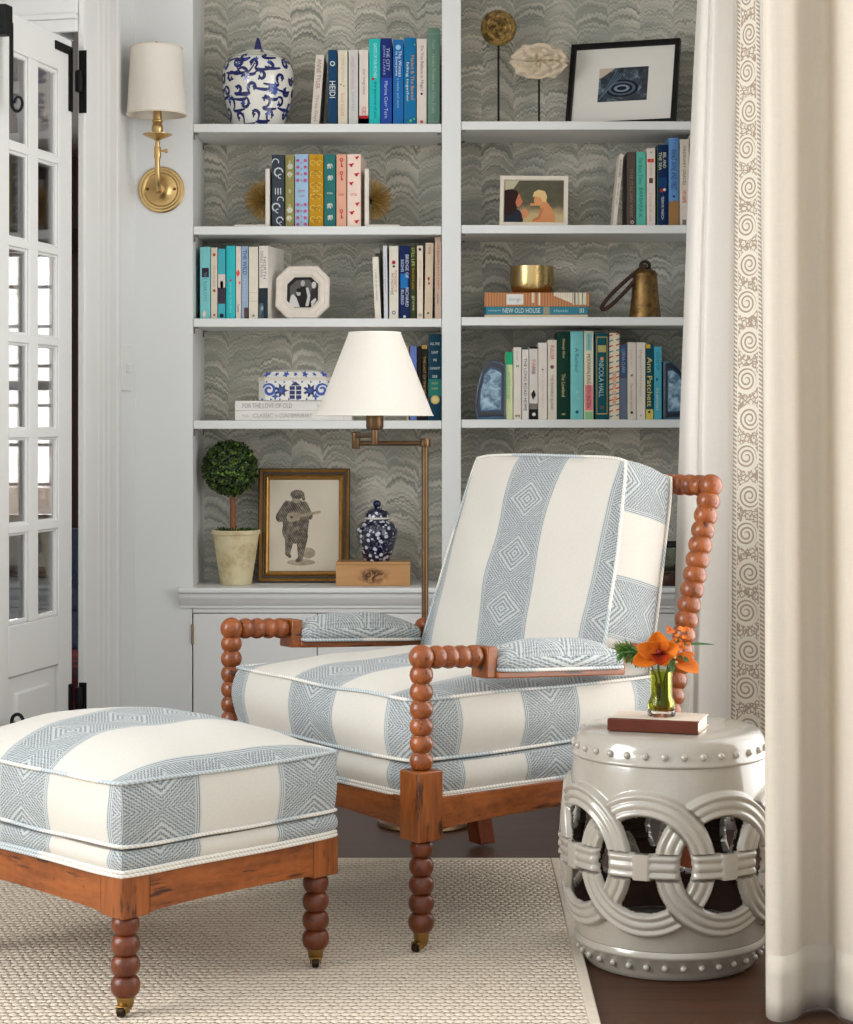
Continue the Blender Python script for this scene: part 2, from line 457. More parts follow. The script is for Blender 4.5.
# red rug in the next room
def mk_redrug():
    m=Mat('red_patterned_rug',.95,spec=.1); v=m.voro(scale=9,out='Color'); d=m.voro(scale=9)
    n=S(m.nt,v.k)._m('ADD',0.0)
    m.set('Base Color',m.mix(d.ss(.25,.5)*.7,m.mix(n.ss(.2,.9),(190,40,46),(214,74,66)),(52,62,110))); return m.m
tag(MB().box(-3.2,-1.1,7.6,11.4,.001,.012).build('oriental_rug',mk_redrug(),bevel=.004),'red and blue patterned rug on the floor of the next room','rug')
# blue upholstered chair in next room
BLUEF=P((120,138,164),.95,var=.18,scale=60,bump=.5,bscale=200)
t=thing('upholstered_armchair','blue grey upholstered armchair in the next room behind the door glass','chair',(-1.84,8.6,.012),.3)
def pad(x0,x1,y0,y1,z0,z1): return MB().box(x0,x1,y0,y1,z0,z1)
pad(-.30,.30,-.3,.3,.13,.30).build('seat',BLUEF,t,bevel=.03,seg=4); pad(-.22,.22,-.32,.18,.30,.40).build('seat_cushion',BLUEF,t,bevel=.03,seg=4)
pad(-.32,.32,.2,.36,.13,.62).build('backrest',BLUEF,t,bevel=.05,seg=4)
for s in (-1,1): MB().box(s*.33-.06,s*.33+.06,-.3,.3,.13,.5).build('armrest',BLUEF,t,bevel=.04,seg=4)
for sx in (-1,1):
    for sy in (-1,1): MB().lathe([(.014,0),(.024,.13)],12,Matrix.Translation((sx*.26,sy*.26,0))).build('leg',WOOD_LOW,t)

# ---------------- the open french door
door=thing('door_1',None,None,CX0+Vector((.974,-.225,0))*-.024,CA,kind='structure')
L0,L1=.437,.98; Z0,Z1=.012,2.172; th=(-.008,.014)
gx=[(.525,.653),(.72,.834)]; zb=.575; zt=2.075; NR=6
m=MB().box(L0,gx[0][0],*th,Z0,Z1); m.build('hinge_stile',PAINT,door,bevel=.003)
MB().box(gx[1][1],L1,*th,Z0,Z1).build('lock_stile',PAINT,door,bevel=.003)
MB().box(gx[0][0],gx[1][1],*th,zt,Z1).build('top_rail',PAINT,door,bevel=.003)
MB().box(gx[0][0],gx[1][1],*th,.44,zb).build('middle_rail',PAINT,door,bevel=.003)
MB().box(gx[0][0],gx[1][1],*th,Z0,.2).build('bottom_rail',PAINT,door,bevel=.003)
m=MB().box(gx[0][0],gx[1][1],-.012,.004,.2,.44); m.box(gx[0][0]+.05,gx[1][1]-.05,-.014,.012,.245,.395); m.build('raised_panel',PAINT,door,bevel=.006)
c=(gx[0][1]+gx[1][0])/2
m=MB().box(c-.028,c+.028,-.006,.015,zb,zt); m.box(c-.036,c+.036,-.002,.008,zb,zt); m.build('mullion',PAINT,door,bevel=.003)
ph=(zt-zb)/NR
for i in range(1,NR):
    z=zb+ph*i
    m=MB().box(gx[0][0],gx[1][1],-.0057,.0154,z-.011,z+.011); m.box(gx[0][0],gx[1][1],-.0018,.0074,z-.018,z+.018); m.build('muntin',PAINT,door,bevel=.003)
for a,b in ((gx[0][0],c-.028),(c+.028,gx[1][1])):
    for i in range(NR): MB().box(a,b,-.002,.002,zb+ph*i+.012,zb+ph*(i+1)-.012).build('glass_pane',PANE,door)
# sticking beads around each glass column
m=MB()
for a,b in ((gx[0][0],c-.028),(c+.028,gx[1][1])):
    for x in (a,b-.012): m.box(x,x+.008,-.002,.010,zb,zt)
    m.box(a,b,-.002,.010,zt-.012,zt); m.box(a,b,-.002,.010,zb,zb+.012)
m.build('glazing_bead',PAINT,door,bevel=.003)
def hinge(zc,hh):
    h=thing('strap_hinge',None,None); h.parent=door
    m=MB().box(L0+.002,L0+.026,.0142,.0182,zc-hh,zc+hh); m.build('door_leaf_strap',BLACK_IRON,h,bevel=.001)
    m=MB().box(.4153,.4185,.026,.049,zc-hh,zc+hh); m.build('casing_plate',BLACK_IRON,h,bevel=.001)
    MB().lathe([(.009,zc-.03),(.011,zc-.025),(.011,zc+.025),(.009,zc+.03)],14,Matrix.Translation((.426,.030,0))).build('knuckle',BLACK_IRON,h)
    m=MB()
    for z in (zc-.012,zc+.012): m.box(.405,L0+.004,.0265,.0305,z-.012,z+.012)
    m.build('hinge_web',BLACK_IRON,h)
    return h
h=hinge(2.06,.088)
MB().box(L0+.002,L0+.115,.0142,.0182,2.128,2.152).build('top_arm',BLACK_IRON,h,bevel=.001)
hinge(.335,.042)
# surface bolts on the lock stile, each with a curled grip
def curl(cx,cz,r0,turn,sgn,y=.045):
    pts=[]
    for k in range(22):
        a=k/21*turn; r=r0*(1-.62*k/21); pts.append((cx+r*math.cos(a)*-1,y,cz+sgn*r*math.sin(a)))
    return pts
bt=thing('cremone_bolt',None,None); bt.parent=door
MB().box(.885,.925,.0142,.05,2.095,2.172).build('bolt_case',BLACK_IRON,bt,bevel=.003)
stem=[(.884,.044,2.13),(.882,.044,2.09),(.880,.043,1.97),(.879,.043,1.935)]
cc=[(.879,.043+.017-.017*math.cos(a)*(1-.075*a),1.925-.024*math.sin(a)*(1-.075*a)) for a in [k*.3 for k in range(1,22)]]
MB().tube(stem+cc,[.006,.0055,.005,.0045]+[.0042-.00006*k for k in range(21)],10).build('curled_grip',BLACK_IRON,bt)
bt=thing('cremone_bolt',None,None); bt.parent=door
MB().box(.885,.925,.0142,.04,.05,.31).build('bolt_case',BLACK_IRON,bt,bevel=.003)
cc=[(.879,.043+.018-.018*math.cos(a)*(1-.075*a),.335+.022*math.sin(a)*(1-.075*a)) for a in [k*.3 for k in range(1,22)]]
MB().tube([(.884,.042,.20),(.881,.043,.27),(.879,.043,.325)]+cc,.0046,10).build('curled_grip',BLACK_IRON,bt)
# light switch on canted return
sw=thing('light_switch','white light switch plate on the narrow wall between door casing and wall lamp','switch',CX0,CA)
MB().box(.035,.115,0,.006,1.2,1.335).build('cover_plate',PAINT,sw,bevel=.003)
MB().box(.068,.082,.006,.02,1.255,1.278).build('toggle',PAINT,sw,bevel=.002)

# ================================================================== BOOKCASE
XL,XD0,XD1,XR=-.774,-.0245,.033,.79
bc=thing('bookcase','white built-in bookcase with grey marbled paper lining above the base cabinets','bookcase',(0,YF,.6105))
zB=.6105
def bpart(name,x0,x1,y0,y1,z0,z1,mat=PAINT_SHELF,bevel=.0015): return box(name,mat,bc,x0,x1,y0-YF,y1-YF,z0-zB,z1-zB,bevel)
bpart('side_panel',-.776,XL,YF+.0003,YB,zB,2.6,PAINT_SHELF,0); bpart('side_panel',XR,.94,YF,YB,zB,2.6); bpart('divider',XD0,XD1,YF,YB,zB,2.6)
bpart('top_panel',-.776,.94,YF,YB,2.6,2.618)
bpart('back_panel',-.776,.94,YB,6.195,zB,2.6,PAPER,0)
SL=[2.0066,1.698,1.420,1.1126]; SR=[2.0140,1.7015,1.4242,1.1156]; TH=.0255
CLIP=P((120,112,100),.4,.8)
for (xa,xb,zs) in ((XL,XD0,SL),(XD1,XR,SR)):
    for z in zs:
        b=.0006; sh=MB().box(xa+b,xb-b,.004,YB-YF-.001,z-TH-zB,z-zB).build('shelf',PAINT_SHELF,bc,bevel=.002)
        for xx,s in ((xa,1),(xb,-1)):
            for yy in (.014,.235):
                m=MB().box(min(xx,xx+s*.014),max(xx,xx+s*.014),yy,yy+.012,z-TH-.004-zB,z-TH-zB-.0003); m.box(min(xx,xx+s*.004),max(xx,xx+s*.004),yy,yy+.01,z-TH-.02-zB,z-TH-.004-zB)
                m.build('shelf_clip',CLIP,sh)
# countertop
m=MB()
yz=[(5.872,.593),(5.866,.598),(5.866,.605),(5.871,.6105),(6.195,.6105),(6.195,.591),(5.90,.591),(5.90,.549),(5.893,.549),(5.893,.556),(5.888,.560),(5.885,.568),(5.878,.576),(5.875,.584),(5.875,.593)]
m.prism(yz,-.7755,.94,YZ)
yz2=[p for p in yz if p[0]<5.9]; yz2=[(5.8995,.6105) if p==(5.871,.6105) else p for p in yz]; yz2=[(min(a,5.8995),b) for a,b in yz]
m.prism(yz2,-.812,-.7756,YZ)
tag(m.build('countertop',PAINT_SHELF,None,smooth=35),'white moulded ledge running across the top of the base cabinets','countertop')
# base cabinets
HING=P((150,132,104),.35,1)
for nm,xa,xb,lab in (('l',-.7755,0,'white base cabinet with two flat doors below the topiary and gold-framed drawing'),('r',0.0005,.94,'white base cabinet with flat doors behind the striped armchair')):
    t=thing('base_cabinet',lab,'cabinet',((xa+xb)/2,YF,0),group='base cabinets'); c=(xa+xb)/2
    def bb(name,x0,x1,y0,y1,z0,z1,bev=.0015,par=t): return box(name,PAINT,par,x0-c,x1-c,y0-YF,y1-YF,z0,z1,bev)
    bb('carcass',xa,xb,5.925,6.19,0,.5485)
    da,db=(-.773,-.0265) if nm=='l' else (.035,.79)
    for x0,x1 in ((xa,da-.0025),(db+.0025,xb)): bb('face_frame',x0,x1,5.9,5.9249,0,.5485)
    bb('face_frame',da-.0024,db+.0024,5.9,5.9249,.5335,.5485); bb('face_frame',da-.0024,db+.0024,5.9,5.9249,0,.1)
    md=(da+db)/2
    for k,(x0,x1) in enumerate(((da,md-.0013),(md+.0013,db))):
        d=bb('door',x0,x1,5.9,5.9245,.103,.531)
        hx=x0-.002 if k==0 else x1+.002
        for z in (.17,.47): 
            hh=MB().lathe([(.004,-.03),(.004,.03)],10,Matrix.Translation((hx-c,-.004,z))); hh.box(hx-c-.003,hx-c+.003,-.004,0,z-.03,z+.03); hh.build('hinge',HING,d)
# ================================================================== CHAIR AND OTTOMAN
def cushion(parent,name,x0,x1,y0,y1,z0,z1,crown=.035,crown_b=.0,stripe='y',u0=0.0,us=0.0,su=1.0,M=None,taper=0.0,bulge=.012,pipe=.0038,seed=0,mat=None,rnd=.022,wr=.004,zph=0.0,vph=0.0,bot_pipe=True,top_pipe=True,double=False):
    hx,hy=(x1-x0)/2,(y1-y0)/2; cx,cy=(x0+x1)/2,(y0+y1)/2
    def plan(a,b):
        px=hx*a*(1-rnd*b**8/max(hx,.1)*.35-rnd*.3*abs(b)**2); py=hy*b*(1-rnd*a**8/max(hy,.1)*.35-rnd*.3*abs(a)**2)
        px*=(1-taper*(b*.5+.5)) if taper else 1
        return px+cx,py+cy
    def nz(p,k=1): return noise.noise(Vector((p[0]*7+seed*13,p[1]*7,p[2]*7)))*wr*k
    def edge(a,b,z):
        x,y=plan(a,b); return Vector((x,y,z+noise.noise(Vector((x*5+seed,y*5,z*9)))*wr*.9))
    def uvm(x,y): return ((x-u0,y+vph) if stripe=='y' else (y-u0,x+vph))
    mb=MB(); N=28
    for top in (1,0):
        zz=z1 if top else z0; cr=crown if top else -crown_b
        def fn(i,j):
            a,b=2*i-1,2*j-1
            e=edge(a,b,zz)
            w=(1-abs(a)**2.6)*(1-abs(b)**2.6)
            w=w**.75
            return e+Vector((0,0,cr*w+nz(e,2.2)*w))
        def uf(i,j):
            p=fn(i,j); return uvm(p.x,p.y)
        mb.grid(fn,N,N,uf)
    K=N
    loop=[(-1+2*k/K,-1,0) for k in range(K)]+[(1,-1+2*k/K,1) for k in range(K)]+[(1-2*k/K,1,2) for k in range(K)]+[(-1,1-2*k/K,3) for k in range(K)]
    n=len(loop)
    def side(k,j):
        a,b,_=loop[k%n]; e0=edge(a,b,z0); e1=edge(a,b,z1); p=e0.lerp(e1,j)
        nx,ny=(abs(a)**6*(1 if a>0 else -1)),(abs(b)**6*(1 if b>0 else -1)); l=math.hypot(nx,ny) or 1
        q=bulge*math.sin(PI*j)+nz(p,1.2)*math.sin(PI*j)
        return p+Vector((nx/l*q,ny/l*q,0))
    for k in range(n):
        s_=loop[k][2]
        for j in range(8):
            ps=[side(k,j/8),side(k+1,j/8),side(k+1,(j+1)/8),side(k,(j+1)/8)]
            uv=[]
            for p in ps:
                if s_ in (0,2): uv.append(((p.x-u0) if stripe=='y' else (p.x-us)*su, p.z+zph))
                else: uv.append(((p.y-us)*su if stripe=='y' else (p.y-u0), p.z+zph))
            mb.add(ps,[(0,1,2,3)],None,[uv])
    if M is None: M=Matrix.Identity(4)
    mb.v=[M@p for p in mb.v]
    me=mb.build(name,mat or FAB,parent,smooth=60)
    bm=bmesh.new(); bm.from_mesh(me.data); bmesh.ops.remove_doubles(bm,verts=bm.verts,dist=1e-5); bmesh.ops.recalc_face_normals(bm,faces=bm.faces); bm.to_mesh(me.data); bm.free(); me.data.set_sharp_from_angle(angle=R(50))
    for on,zz,off in ((top_pipe,z1,0),(bot_pipe,z0,0),(double,z0-pipe*1.7,.001)):
        if on:
            pts=[]
            for a,b,_ in loop:
                p=edge(a,b,zz); nx,ny=a**6*(1 if a>0 else -1),b**6*(1 if b>0 else -1); l=math.hypot(nx,ny) or 1
                pts.append(M@(p+Vector((nx/l*(.003+off),ny/l*(.003+off),0))))
            mp=MB(); mp.tube(pts,pipe,8,True); mp.build('welt',WELT,me,smooth=80)
    return me
def leg_set(parent,name,x,y,ztop,zblock,n,r,r1,ferr_top=.05,block=None,cast_dir=(0,-1),wheel_r=.0095):
    # turned bead leg with brass ferrule and castor, its square block on top
    mb=MB().beads((x,y,ferr_top),(x,y,ztop),n,r1,24,.5,r)
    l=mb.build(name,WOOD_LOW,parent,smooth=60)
    b=.0325
    if block is not None: MB().box(x-b,x+b,y-b,y+b,ztop-.002,zblock).build('corner_block',WOOD,l,bevel=.003)
    f=MB().lathe([(.0120,.011),(.0125,.013),(.0145,.017),(.0165,ferr_top-.004),(.018,ferr_top-.003),(.018,ferr_top)],20,Matrix.Translation((x,y,0))).build('ferrule',BRASS_OLD,l)
    c=thing('caster',None,None); c.parent=l
    dx,dy=cast_dir; q=math.hypot(dx,dy); dx/=q; dy/=q
    ang=math.atan2(dy,dx)
    T=Matrix.Translation((x+dx*.019,y+dy*.019,wheel_r+.0005))@Matrix.Rotation(ang,4,'Z')@Matrix.Rotation(PI/2,4,'X')
    w=MB().lathe([(.004,-.007),(wheel_r-.002,-.007),(wheel_r,-.005),(wheel_r,.005),(wheel_r-.002,.007),(.004,.007)],20,T)
    w.build('wheel',P((52,40,28),.35,.8),l)
    F=Matrix.Translation((x+dx*.012,y+dy*.012,0))@Matrix.Rotation(ang,4,'Z')
    m=MB()
    for s in (-1,1): m.box(-.008,.009,s*.0095-.0015,s*.0095+.0015,.007,.019,F)
    m.box(-.018,.010,-.011,.011,.0155,.0205,F); m.build('castor_fork',BRASS_OLD,l,bevel=.001)
    bpy.data.objects.remove(c)
    return l
# ---- armchair: origin on the floor midway between the front legs, local +y towards its back, local +x its side nearer the viewer
CH_A=math.atan2(-.787,.617)
RUGZ=.009
ch=thing('spindle_armchair','bobbin-turned wooden armchair with blue diamond striped cushions','armchair',(-.2885,4.349,RUGZ),CH_A)
HW=.3715
for s in (1,-1):
    leg_set(ch,'front_leg',s*HW,0,.232,.374,5,.0250,.0275,.040,True,(s*.3,-1))
    mb=MB().beads((s*HW,0,.374),(s*HW,0,.588),6,.0248,24); mb.build('arm_post',WOOD_BEAD,ch,smooth=60)
    # arm: ball, beads, padded section, beads to back post
    za=lambda y: .606-.055*y
    ar=MB().sphere((s*HW,0,.606),.0265,28,18); ar.beads((s*HW,.022,za(.022)),(s*HW,.153,za(.153)),4,.0245,24)
    ar.build('arm',WOOD_BEAD,ch,smooth=60); MB().beads((s*HW,.556,za(.556)),(s*HW,.745,za(.745)),6,.0235,24).build('rear_arm',WOOD_BEAD,ch,smooth=60)
    T=Matrix.Translation((s*HW,.155,za(.155)))@Matrix.Rotation(-.055,4,'X')
    m=MB().box(-.027,.027,0,.028,-.045,.022,T); m.box(-.034,.034,.024,.392,-.045,-.030,T); m.box(-.027,.027,.381,.40,-.045,.006,T); m.build('arm_rail',WOODY,ch,bevel=.003)
    T=Matrix.Translation((s*HW,.155,za(.155)))@Matrix.Rotation(-.055,4,'X')
    cushion(ch,'arm_pad',-.046,.046,.032,.378,-.026,.002,crown=.036,stripe='y',u0=.0,us=.215,su=.42,M=T,bulge=.006,pipe=.004,seed=3+s,wr=.002,rnd=.02,zph=.05,top_pipe=False)
    # back post, raked
    p0=Vector((s*HW,.712,.415)); p1=Vector((s*HW,.846,.928))
    bp=MB().beads(p0,p1,15,.0275,24,.62); bp.sphere(p1+Vector((0,.004,.018)),.0275,24,16); bp.build('back_post',WOOD_BEAD,ch,smooth=60)
    m=MB(); m.add([(s*HW+a,.72+b+(.045 if z==0 else (.0 if z==1 else -.006)),[.0,.245,.415][z]) for z in (0,1,2) for a,b in ((-.024,-.026),(.024,-.026),(.024,.026),(-.024,.026))],
        [(0,3,2,1)]+[(r*4+k,r*4+(k+1)%4,r*4+4+(k+1)%4,r*4+4+k) for r in (0,1) for k in range(4)]+[(8,9,10,11)])
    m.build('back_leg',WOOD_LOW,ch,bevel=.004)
zt=Vector((0,.850,.946))
MB().beads((-HW+.02,zt.y,zt.z),(HW-.02,zt.y,zt.z),22,.0255,20,.6).build('top_rail',WOOD_BEAD,ch,smooth=60)
MB().beads((-HW+.02,.728,.47),(HW-.02,.728,.47),22,.022,20,.6).build('lower_back_rail',WOOD_BEAD,ch,smooth=60)
# seat rails, gently arched along the lower edge
def rail(length,z0,z1,th,arch=.012,n=24):
    pts=[(-length/2,z1)]+[(-length/2+length*k/n, z0+arch*(max(0,math.sin(PI*k/n))**.5 if 0<k<n else 0)) for k in range(n+1)]+[(length/2,z1)]
    return pts
m=MB().prism(rail(2*HW-.066,.243,.314,.03),-.012,.022); m.build('front_rail',WOODX,ch,bevel=.002)
m=MB().prism(rail(2*HW-.05,.243,.314,.03),.70,.73); m.build('rear_rail',WOODX,ch,bevel=.002)
for s in (1,-1):
    T=Matrix.Translation((s*HW,.3635,0))@Matrix.Rotation(PI/2,4,'Z')
    m=MB().prism(rail(.66,.245,.314,.03),-.017,.017,T); m.build('side_rail',WOODY,ch,bevel=.002)
cushion(ch,'seat_deck',-HW-.004,HW+.004,-.008,.72,.318,.382,crown=.012,u0=.0,us=.357,su=1.09,bulge=.010,pipe=.004,seed=1,double=True,top_pipe=False,rnd=.03,zph=.02)
cushion(ch,'seat_cushion',-.343,.360,-.014,.69,.390,.516,crown=.040,u0=.0,us=.357,su=1.09,bulge=.014,seed=2,wr=.006,zph=-.39+.068)
# back cushion: local z is its thickness, rotated to lean on the back
tl=R(15.8)
Mb=Matrix.Translation((0,.530,.508))@Matrix.Rotation(PI/2-tl,4,'X')
cushion(ch,'back_cushion',-.338,.338,0,.523,-.152,0,crown=.034,crown_b=.012,u0=-.015,us=.473,su=1.22,M=Mb,taper=.175,bulge=.014,seed=5,wr=.007,vph=.066,zph=.07)
# ---- ottoman: origin on the floor under its nearest leg
OT_A=math.atan2(.711,.703)
ot=thing('spindle_ottoman','square footstool with bobbin legs and a striped cushion in front of the armchair','ottoman',(-.598,3.612,RUGZ),OT_A)
W_,D_=.466,.60
for x,y,cd in ((0,0,(-1,-.6)),(W_,0,(-.9,-1)),(0,D_,(-1,0)),(W_,D_,(1,1))):
    leg_set(ot,'leg',x,y,.186,.264,4,.0262,.0275,.0345,True,cd)
for y in (0,D_):
    T=Matrix.Translation((W_/2,y,0)); MB().prism(rail(W_-.066,.188,.262,.03,.006),-.0315,.0,T if y==0 else Matrix.Translation((W_/2,y+.0315,0))).build('frame_rail',WOODX,ot,bevel=.002)
for x in (0,W_):
    T=Matrix.Translation((x-.0157 if x==0 else x+.0157,D_/2,0))@Matrix.Rotation(PI/2,4,'Z'); MB().prism(rail(D_-.066,.188,.262,.03,.006),-.0158,.0158,T).build('frame_rail',WOODY,ot,bevel=.002)
cushion(ot,'seat_deck',-.036,W_+.034,-.036,D_+.035,.270,.307,crown=.012,stripe='x',u0=-.085,us=.05,su=.96,bulge=.006,pipe=.004,seed=8,double=True,top_pipe=False,rnd=.02,zph=-.27)
cushion(ot,'cushion',-.038,W_+.034,-.038,D_+.035,.316,.432,crown=.066,stripe='x',u0=-.085,us=.05,su=.96,bulge=.007,seed=9,wr=.006,zph=-.317+.075)

# ================================================================== RUG
rg=thing('sisal_rug','beige woven sisal rug with a pale cloth binding under the armchair and ottoman','rug',(0,0,0))
MB().box(-2.3,.252,-.4,4.905,.0005,.009).build('woven_field',RUG,rg)
BIND=P((206,194,176),.9,var=.05,scale=60,bump=.4,bscale=400)
m=MB().box(.2522,.2745,-.4,4.928,.0004,.010); m.box(-2.3,.2522,4.9052,4.928,.0004,.010); m.build('binding',BIND,rg,bevel=.003)

# ================================================================== GARDEN STOOL
def stool():
    r0=.21; H=.48
    prof=[(.166,0),(.176,.012),(.186,.03),(.193,.06),(.2,.10),(.2075,.15),(.2115,.20),(.2125,.25),(.2105,.30),(.206,.34),(.203,.375),(.1995,.405),(.196,.43),(.190,.455)]
    def rz(z):
        for (ra,za),(rb,zb_) in zip(prof,prof[1:]):
            if za<=z<=zb_:
                t=(z-za)/(zb_-za); t2=t
                return ra+(rb-ra)*t2
        return prof[-1][0] if z>prof[-1][1] else prof[0][0]
    # smooth profile
    def rs(z): return sum(rz(min(.455,max(0,z+d)))*w for d,w in ((-.02,.2),(-.01,.2),(0,.2),(.01,.2),(.02,.2)))
    NC=8; sp=2*PI*r0/NC; Ro=.144; Ri=.093; zc=.235; wb=.027
    def cls(a,z):
        ds=[]
        for k in range(-2,NC+2):
            d=math.hypot(a-k*sp,z-zc)
            if d<Ro+.02: ds.append((d,k))
        rings=[(d,k) for d,k in ds if Ri<=d<=Ro]
        ins=[(d,k) for d,k in ds if d<Ri]
        h=0.0; hole=False
        def ridge(t): # t 0..1 across the band -> triple cord
            return .010*min(1,min(t,1-t)*7)+.0042*abs(math.sin(3*PI*t))
        bar=len(ins)==1 and abs(z-zc)<wb
        if rings and not bar:
            best=0
            for d,k in rings:
                v=ridge((d-Ri)/(Ro-Ri))
                up=((z>zc)==(a>k*sp))         # weave: over on one side, under on the other
                v=v*1.0 if (up or len(rings)==1) else v*.45
                best=max(best,v)
            h=best
        elif ins:
            if len(ins)==1:
                d,k=ins[0]
                if abs(z-zc)<wb:
                    t=(z-zc+wb)/(2*wb); h=.013*min(1,min(t,1-t)*8)+.0042*abs(math.sin(3*PI*t))
                    x=abs(a-k*sp)
                    oth=[q for q,kk in ds if kk!=k]; fade=min(1,max(0,(min(oth)-Ri-.002)/.010)) if oth else 1; h=.004+(h-.004)*fade**.5
                    if x<.016: h=max(h,.0185-.5*max(0,x-.012))
                else: hole=True
            else: hole=True
        return hole,h
    NT,NZ=760,170; z0,z1=.062,.424
    mb=MB(); ok={}
    def pt(i,j):
        th=2*PI*i/NT; z=z0+(z1-z0)*j/NZ; hole,h=cls(th*r0 if th<PI*1.99 else th*r0,z)
        r=rs(z)+h
        return (r*math.cos(th),r*math.sin(th),z),hole
    P_=[[pt(i,j) for i in range(NT)] for j in range(NZ+1)]
    vs=[p[0] for row in P_ for p in row]; fs=[]
    for j in range(NZ):
        for i in range(NT):
            i2=(i+1)%NT
            th=(i+.5)/NT*2*PI*r0; z=z0+(z1-z0)*(j+.5)/NZ
            if not cls(th,z)[0]: fs.append((j*NT+i,j*NT+i2,(j+1)*NT+i2,(j+1)*NT+i))
    mb.add(vs,fs)
    return mb,rs,z0,z1
st=thing('garden_stool','off-white glazed ceramic barrel stool with pierced interlocking rings','stool',(.451,4.025,0.0),R(-90-20.5))
mb,rs,z0,z1=stool()
b=mb.build('pierced_body',GLAZE,st,smooth=60)
bm=bmesh.new(); bm.from_mesh(b.data); bmesh.ops.delete(bm,geom=[v for v in bm.verts if not v.link_faces],context='VERTS')
for _ in range(2): bmesh.ops.smooth_vert(bm,verts=[v for v in bm.verts if any(e.is_boundary for e in v.link_edges)],factor=.5,use_axis_x=True,use_axis_y=True,use_axis_z=True)
bm.to_mesh(b.data); bm.free()
sm=b.modifiers.new('s','SOLIDIFY'); sm.thickness=.013; sm.offset=-1; b.data.materials.append(P((58,42,32),.8,var=.2,spec=.2)); sm.material_offset=1; sm.material_offset_rim=0
prof=[(rs(0)-.012,0.0),(rs(0)-.004,.0),(rs(.004),.004),(rs(.012)+.001,.012),(rs(.045)+.003,.045),(rs(.05)+.007,.049),(rs(.056)+.007,.054),(rs(.062)+.001,.0625),(rs(.062)-.013,.0625)]
m=MB().lathe(prof,96,cap=False)
for k in range(32):
    a=2*PI*k/32; r=rs(.03)+.003; m.sphere((r*math.cos(a),r*math.sin(a),.030),.0070,12,8)
m.build('base',GLAZE,st,smooth=60)
prof=[(rs(z1)-.013,.4235),(rs(z1)+.002,.4235),(rs(.427)+.006,.4265),(rs(.431)+.006,.4305),(rs(.435)+.002,.434),(rs(.45)+.002,.452),(.190,.464),(.184,.473),(.172,.478),(.10,.4797),(.001,.480)]
m=MB().lathe(prof,96,cap=False)
for k in range(32):
    a=2*PI*k/32; r=rs(.446)+.003; m.sphere((r*math.cos(a),r*math.sin(a),.4455),.0070,12,8)
m.build('top',GLAZE,st,smooth=60)

# ---- book and vase on the stool
ztop=.4803
bk=thing('leather_book','brown leather-bound book lying on the ceramic garden stool','book',(.424,3.985,ztop),R(-17))
COVER=P((84,40,24),.55,var=.25,scale=12,bump=.25,bscale=120,spec=.2)
BOARD=P((206,190,174),.6,var=.05,scale=60,bump=.2,bscale=300)
m=MB().box(-.092,.092,-.048,.064,0,.0024); m.box(-.092,.092,-.048,.064,.0215,.0239); m.build('cover_board',BOARD,bk,bevel=.0008)
m=MB().box(-.092,.092,-.064,-.0478,0,.0026); m.box(-.092,.092,-.064,-.0478,.0214,.024); m.box(-.092,.092,-.0655,-.0625,0,.024); m.build('leather_spine',COVER,bk,bevel=.0012)
MB().box(-.088,.088,-.0625,.060,.0026,.0214).build('page_block',PAGES,bk)
# ---- bud vase with flowers, on the book
vz=ztop+.0243
va=thing('bud_vase','small green glass bud vase with a clear base, on the leather book','vase',(.430,3.985,vz))
GREEN_GLASS=mk_glass((.86,.87,.42),.10,'green_glass'); CLEAR=mk_glass((.93,.93,.92),.16,'thick_clear_glass')
MB().lathe([(.001,.0005),(.030,.0005),(.0325,.004),(.0325,.012),(.031,.0145),(.001,.0145)],32,cap=False).build('glass_foot',CLEAR,va)
MB().lathe([(.001,.0150),(.031,.0150),(.0325,.020),(.0315,.032),(.027,.040),(.0255,.046),(.0255,.100),(.0265,.103),(.0245,.103),(.0235,.099),(.0235,.046),(.0245,.041),(.029,.033),(.030,.022),(.028,.018),(.001,.018)],36,cap=False).build('glass_body',GREEN_GLASS,va)
MB().lathe([(.001,.0185),(.028,.0185),(.0295,.024),(.0288,.031),(.0235,.041),(.0228,.058),(.001,.058)],28,cap=False).build('water',mk_glass((.93,.94,.66),.03,'vase_water'),va)
ORANGE=None
def mk_petal(c0,c1,vein):
    m=Mat('petal',.6,spec=.2); u,v,_=m.coords('UV')
    n=m.noise(m.vec(u*30,v*4),1,3)
    c=m.mix(v.ss(.0,.45),c1,c0); c=m.mix((n.ss(.5,.75))*.35,c,vein); m.set('Base Color',c); m.set('Subsurface Weight',.1)
    t=m.nt.nodes.new('ShaderNodeBsdfTranslucent'); t.inputs[0].default_value=(*lin(c0),1)
    mx=m.nt.nodes.new('ShaderNodeMixShader'); mx.inputs[0].default_value=.25
    m.nt.links.new(m.b.outputs[0],mx.inputs[1]); m.nt.links.new(t.outputs[0],mx.inputs[2]); m.nt.links.new(mx.outputs[0],m.out.inputs[0]); return m.m
PET=mk_petal((232,122,30),(190,70,16),(200,84,20)); PET2=mk_petal((240,140,60),(228,110,40),(214,92,30)); LIP=mk_petal((176,52,14),(92,18,10),(70,10,8))
LEAF=P((74,112,48),.5,var=.3,scale=60); LEAF2=P((70,104,58),.55,var=.3,scale=40); STEM=P((70,84,36),.6,var=.2,scale=60)
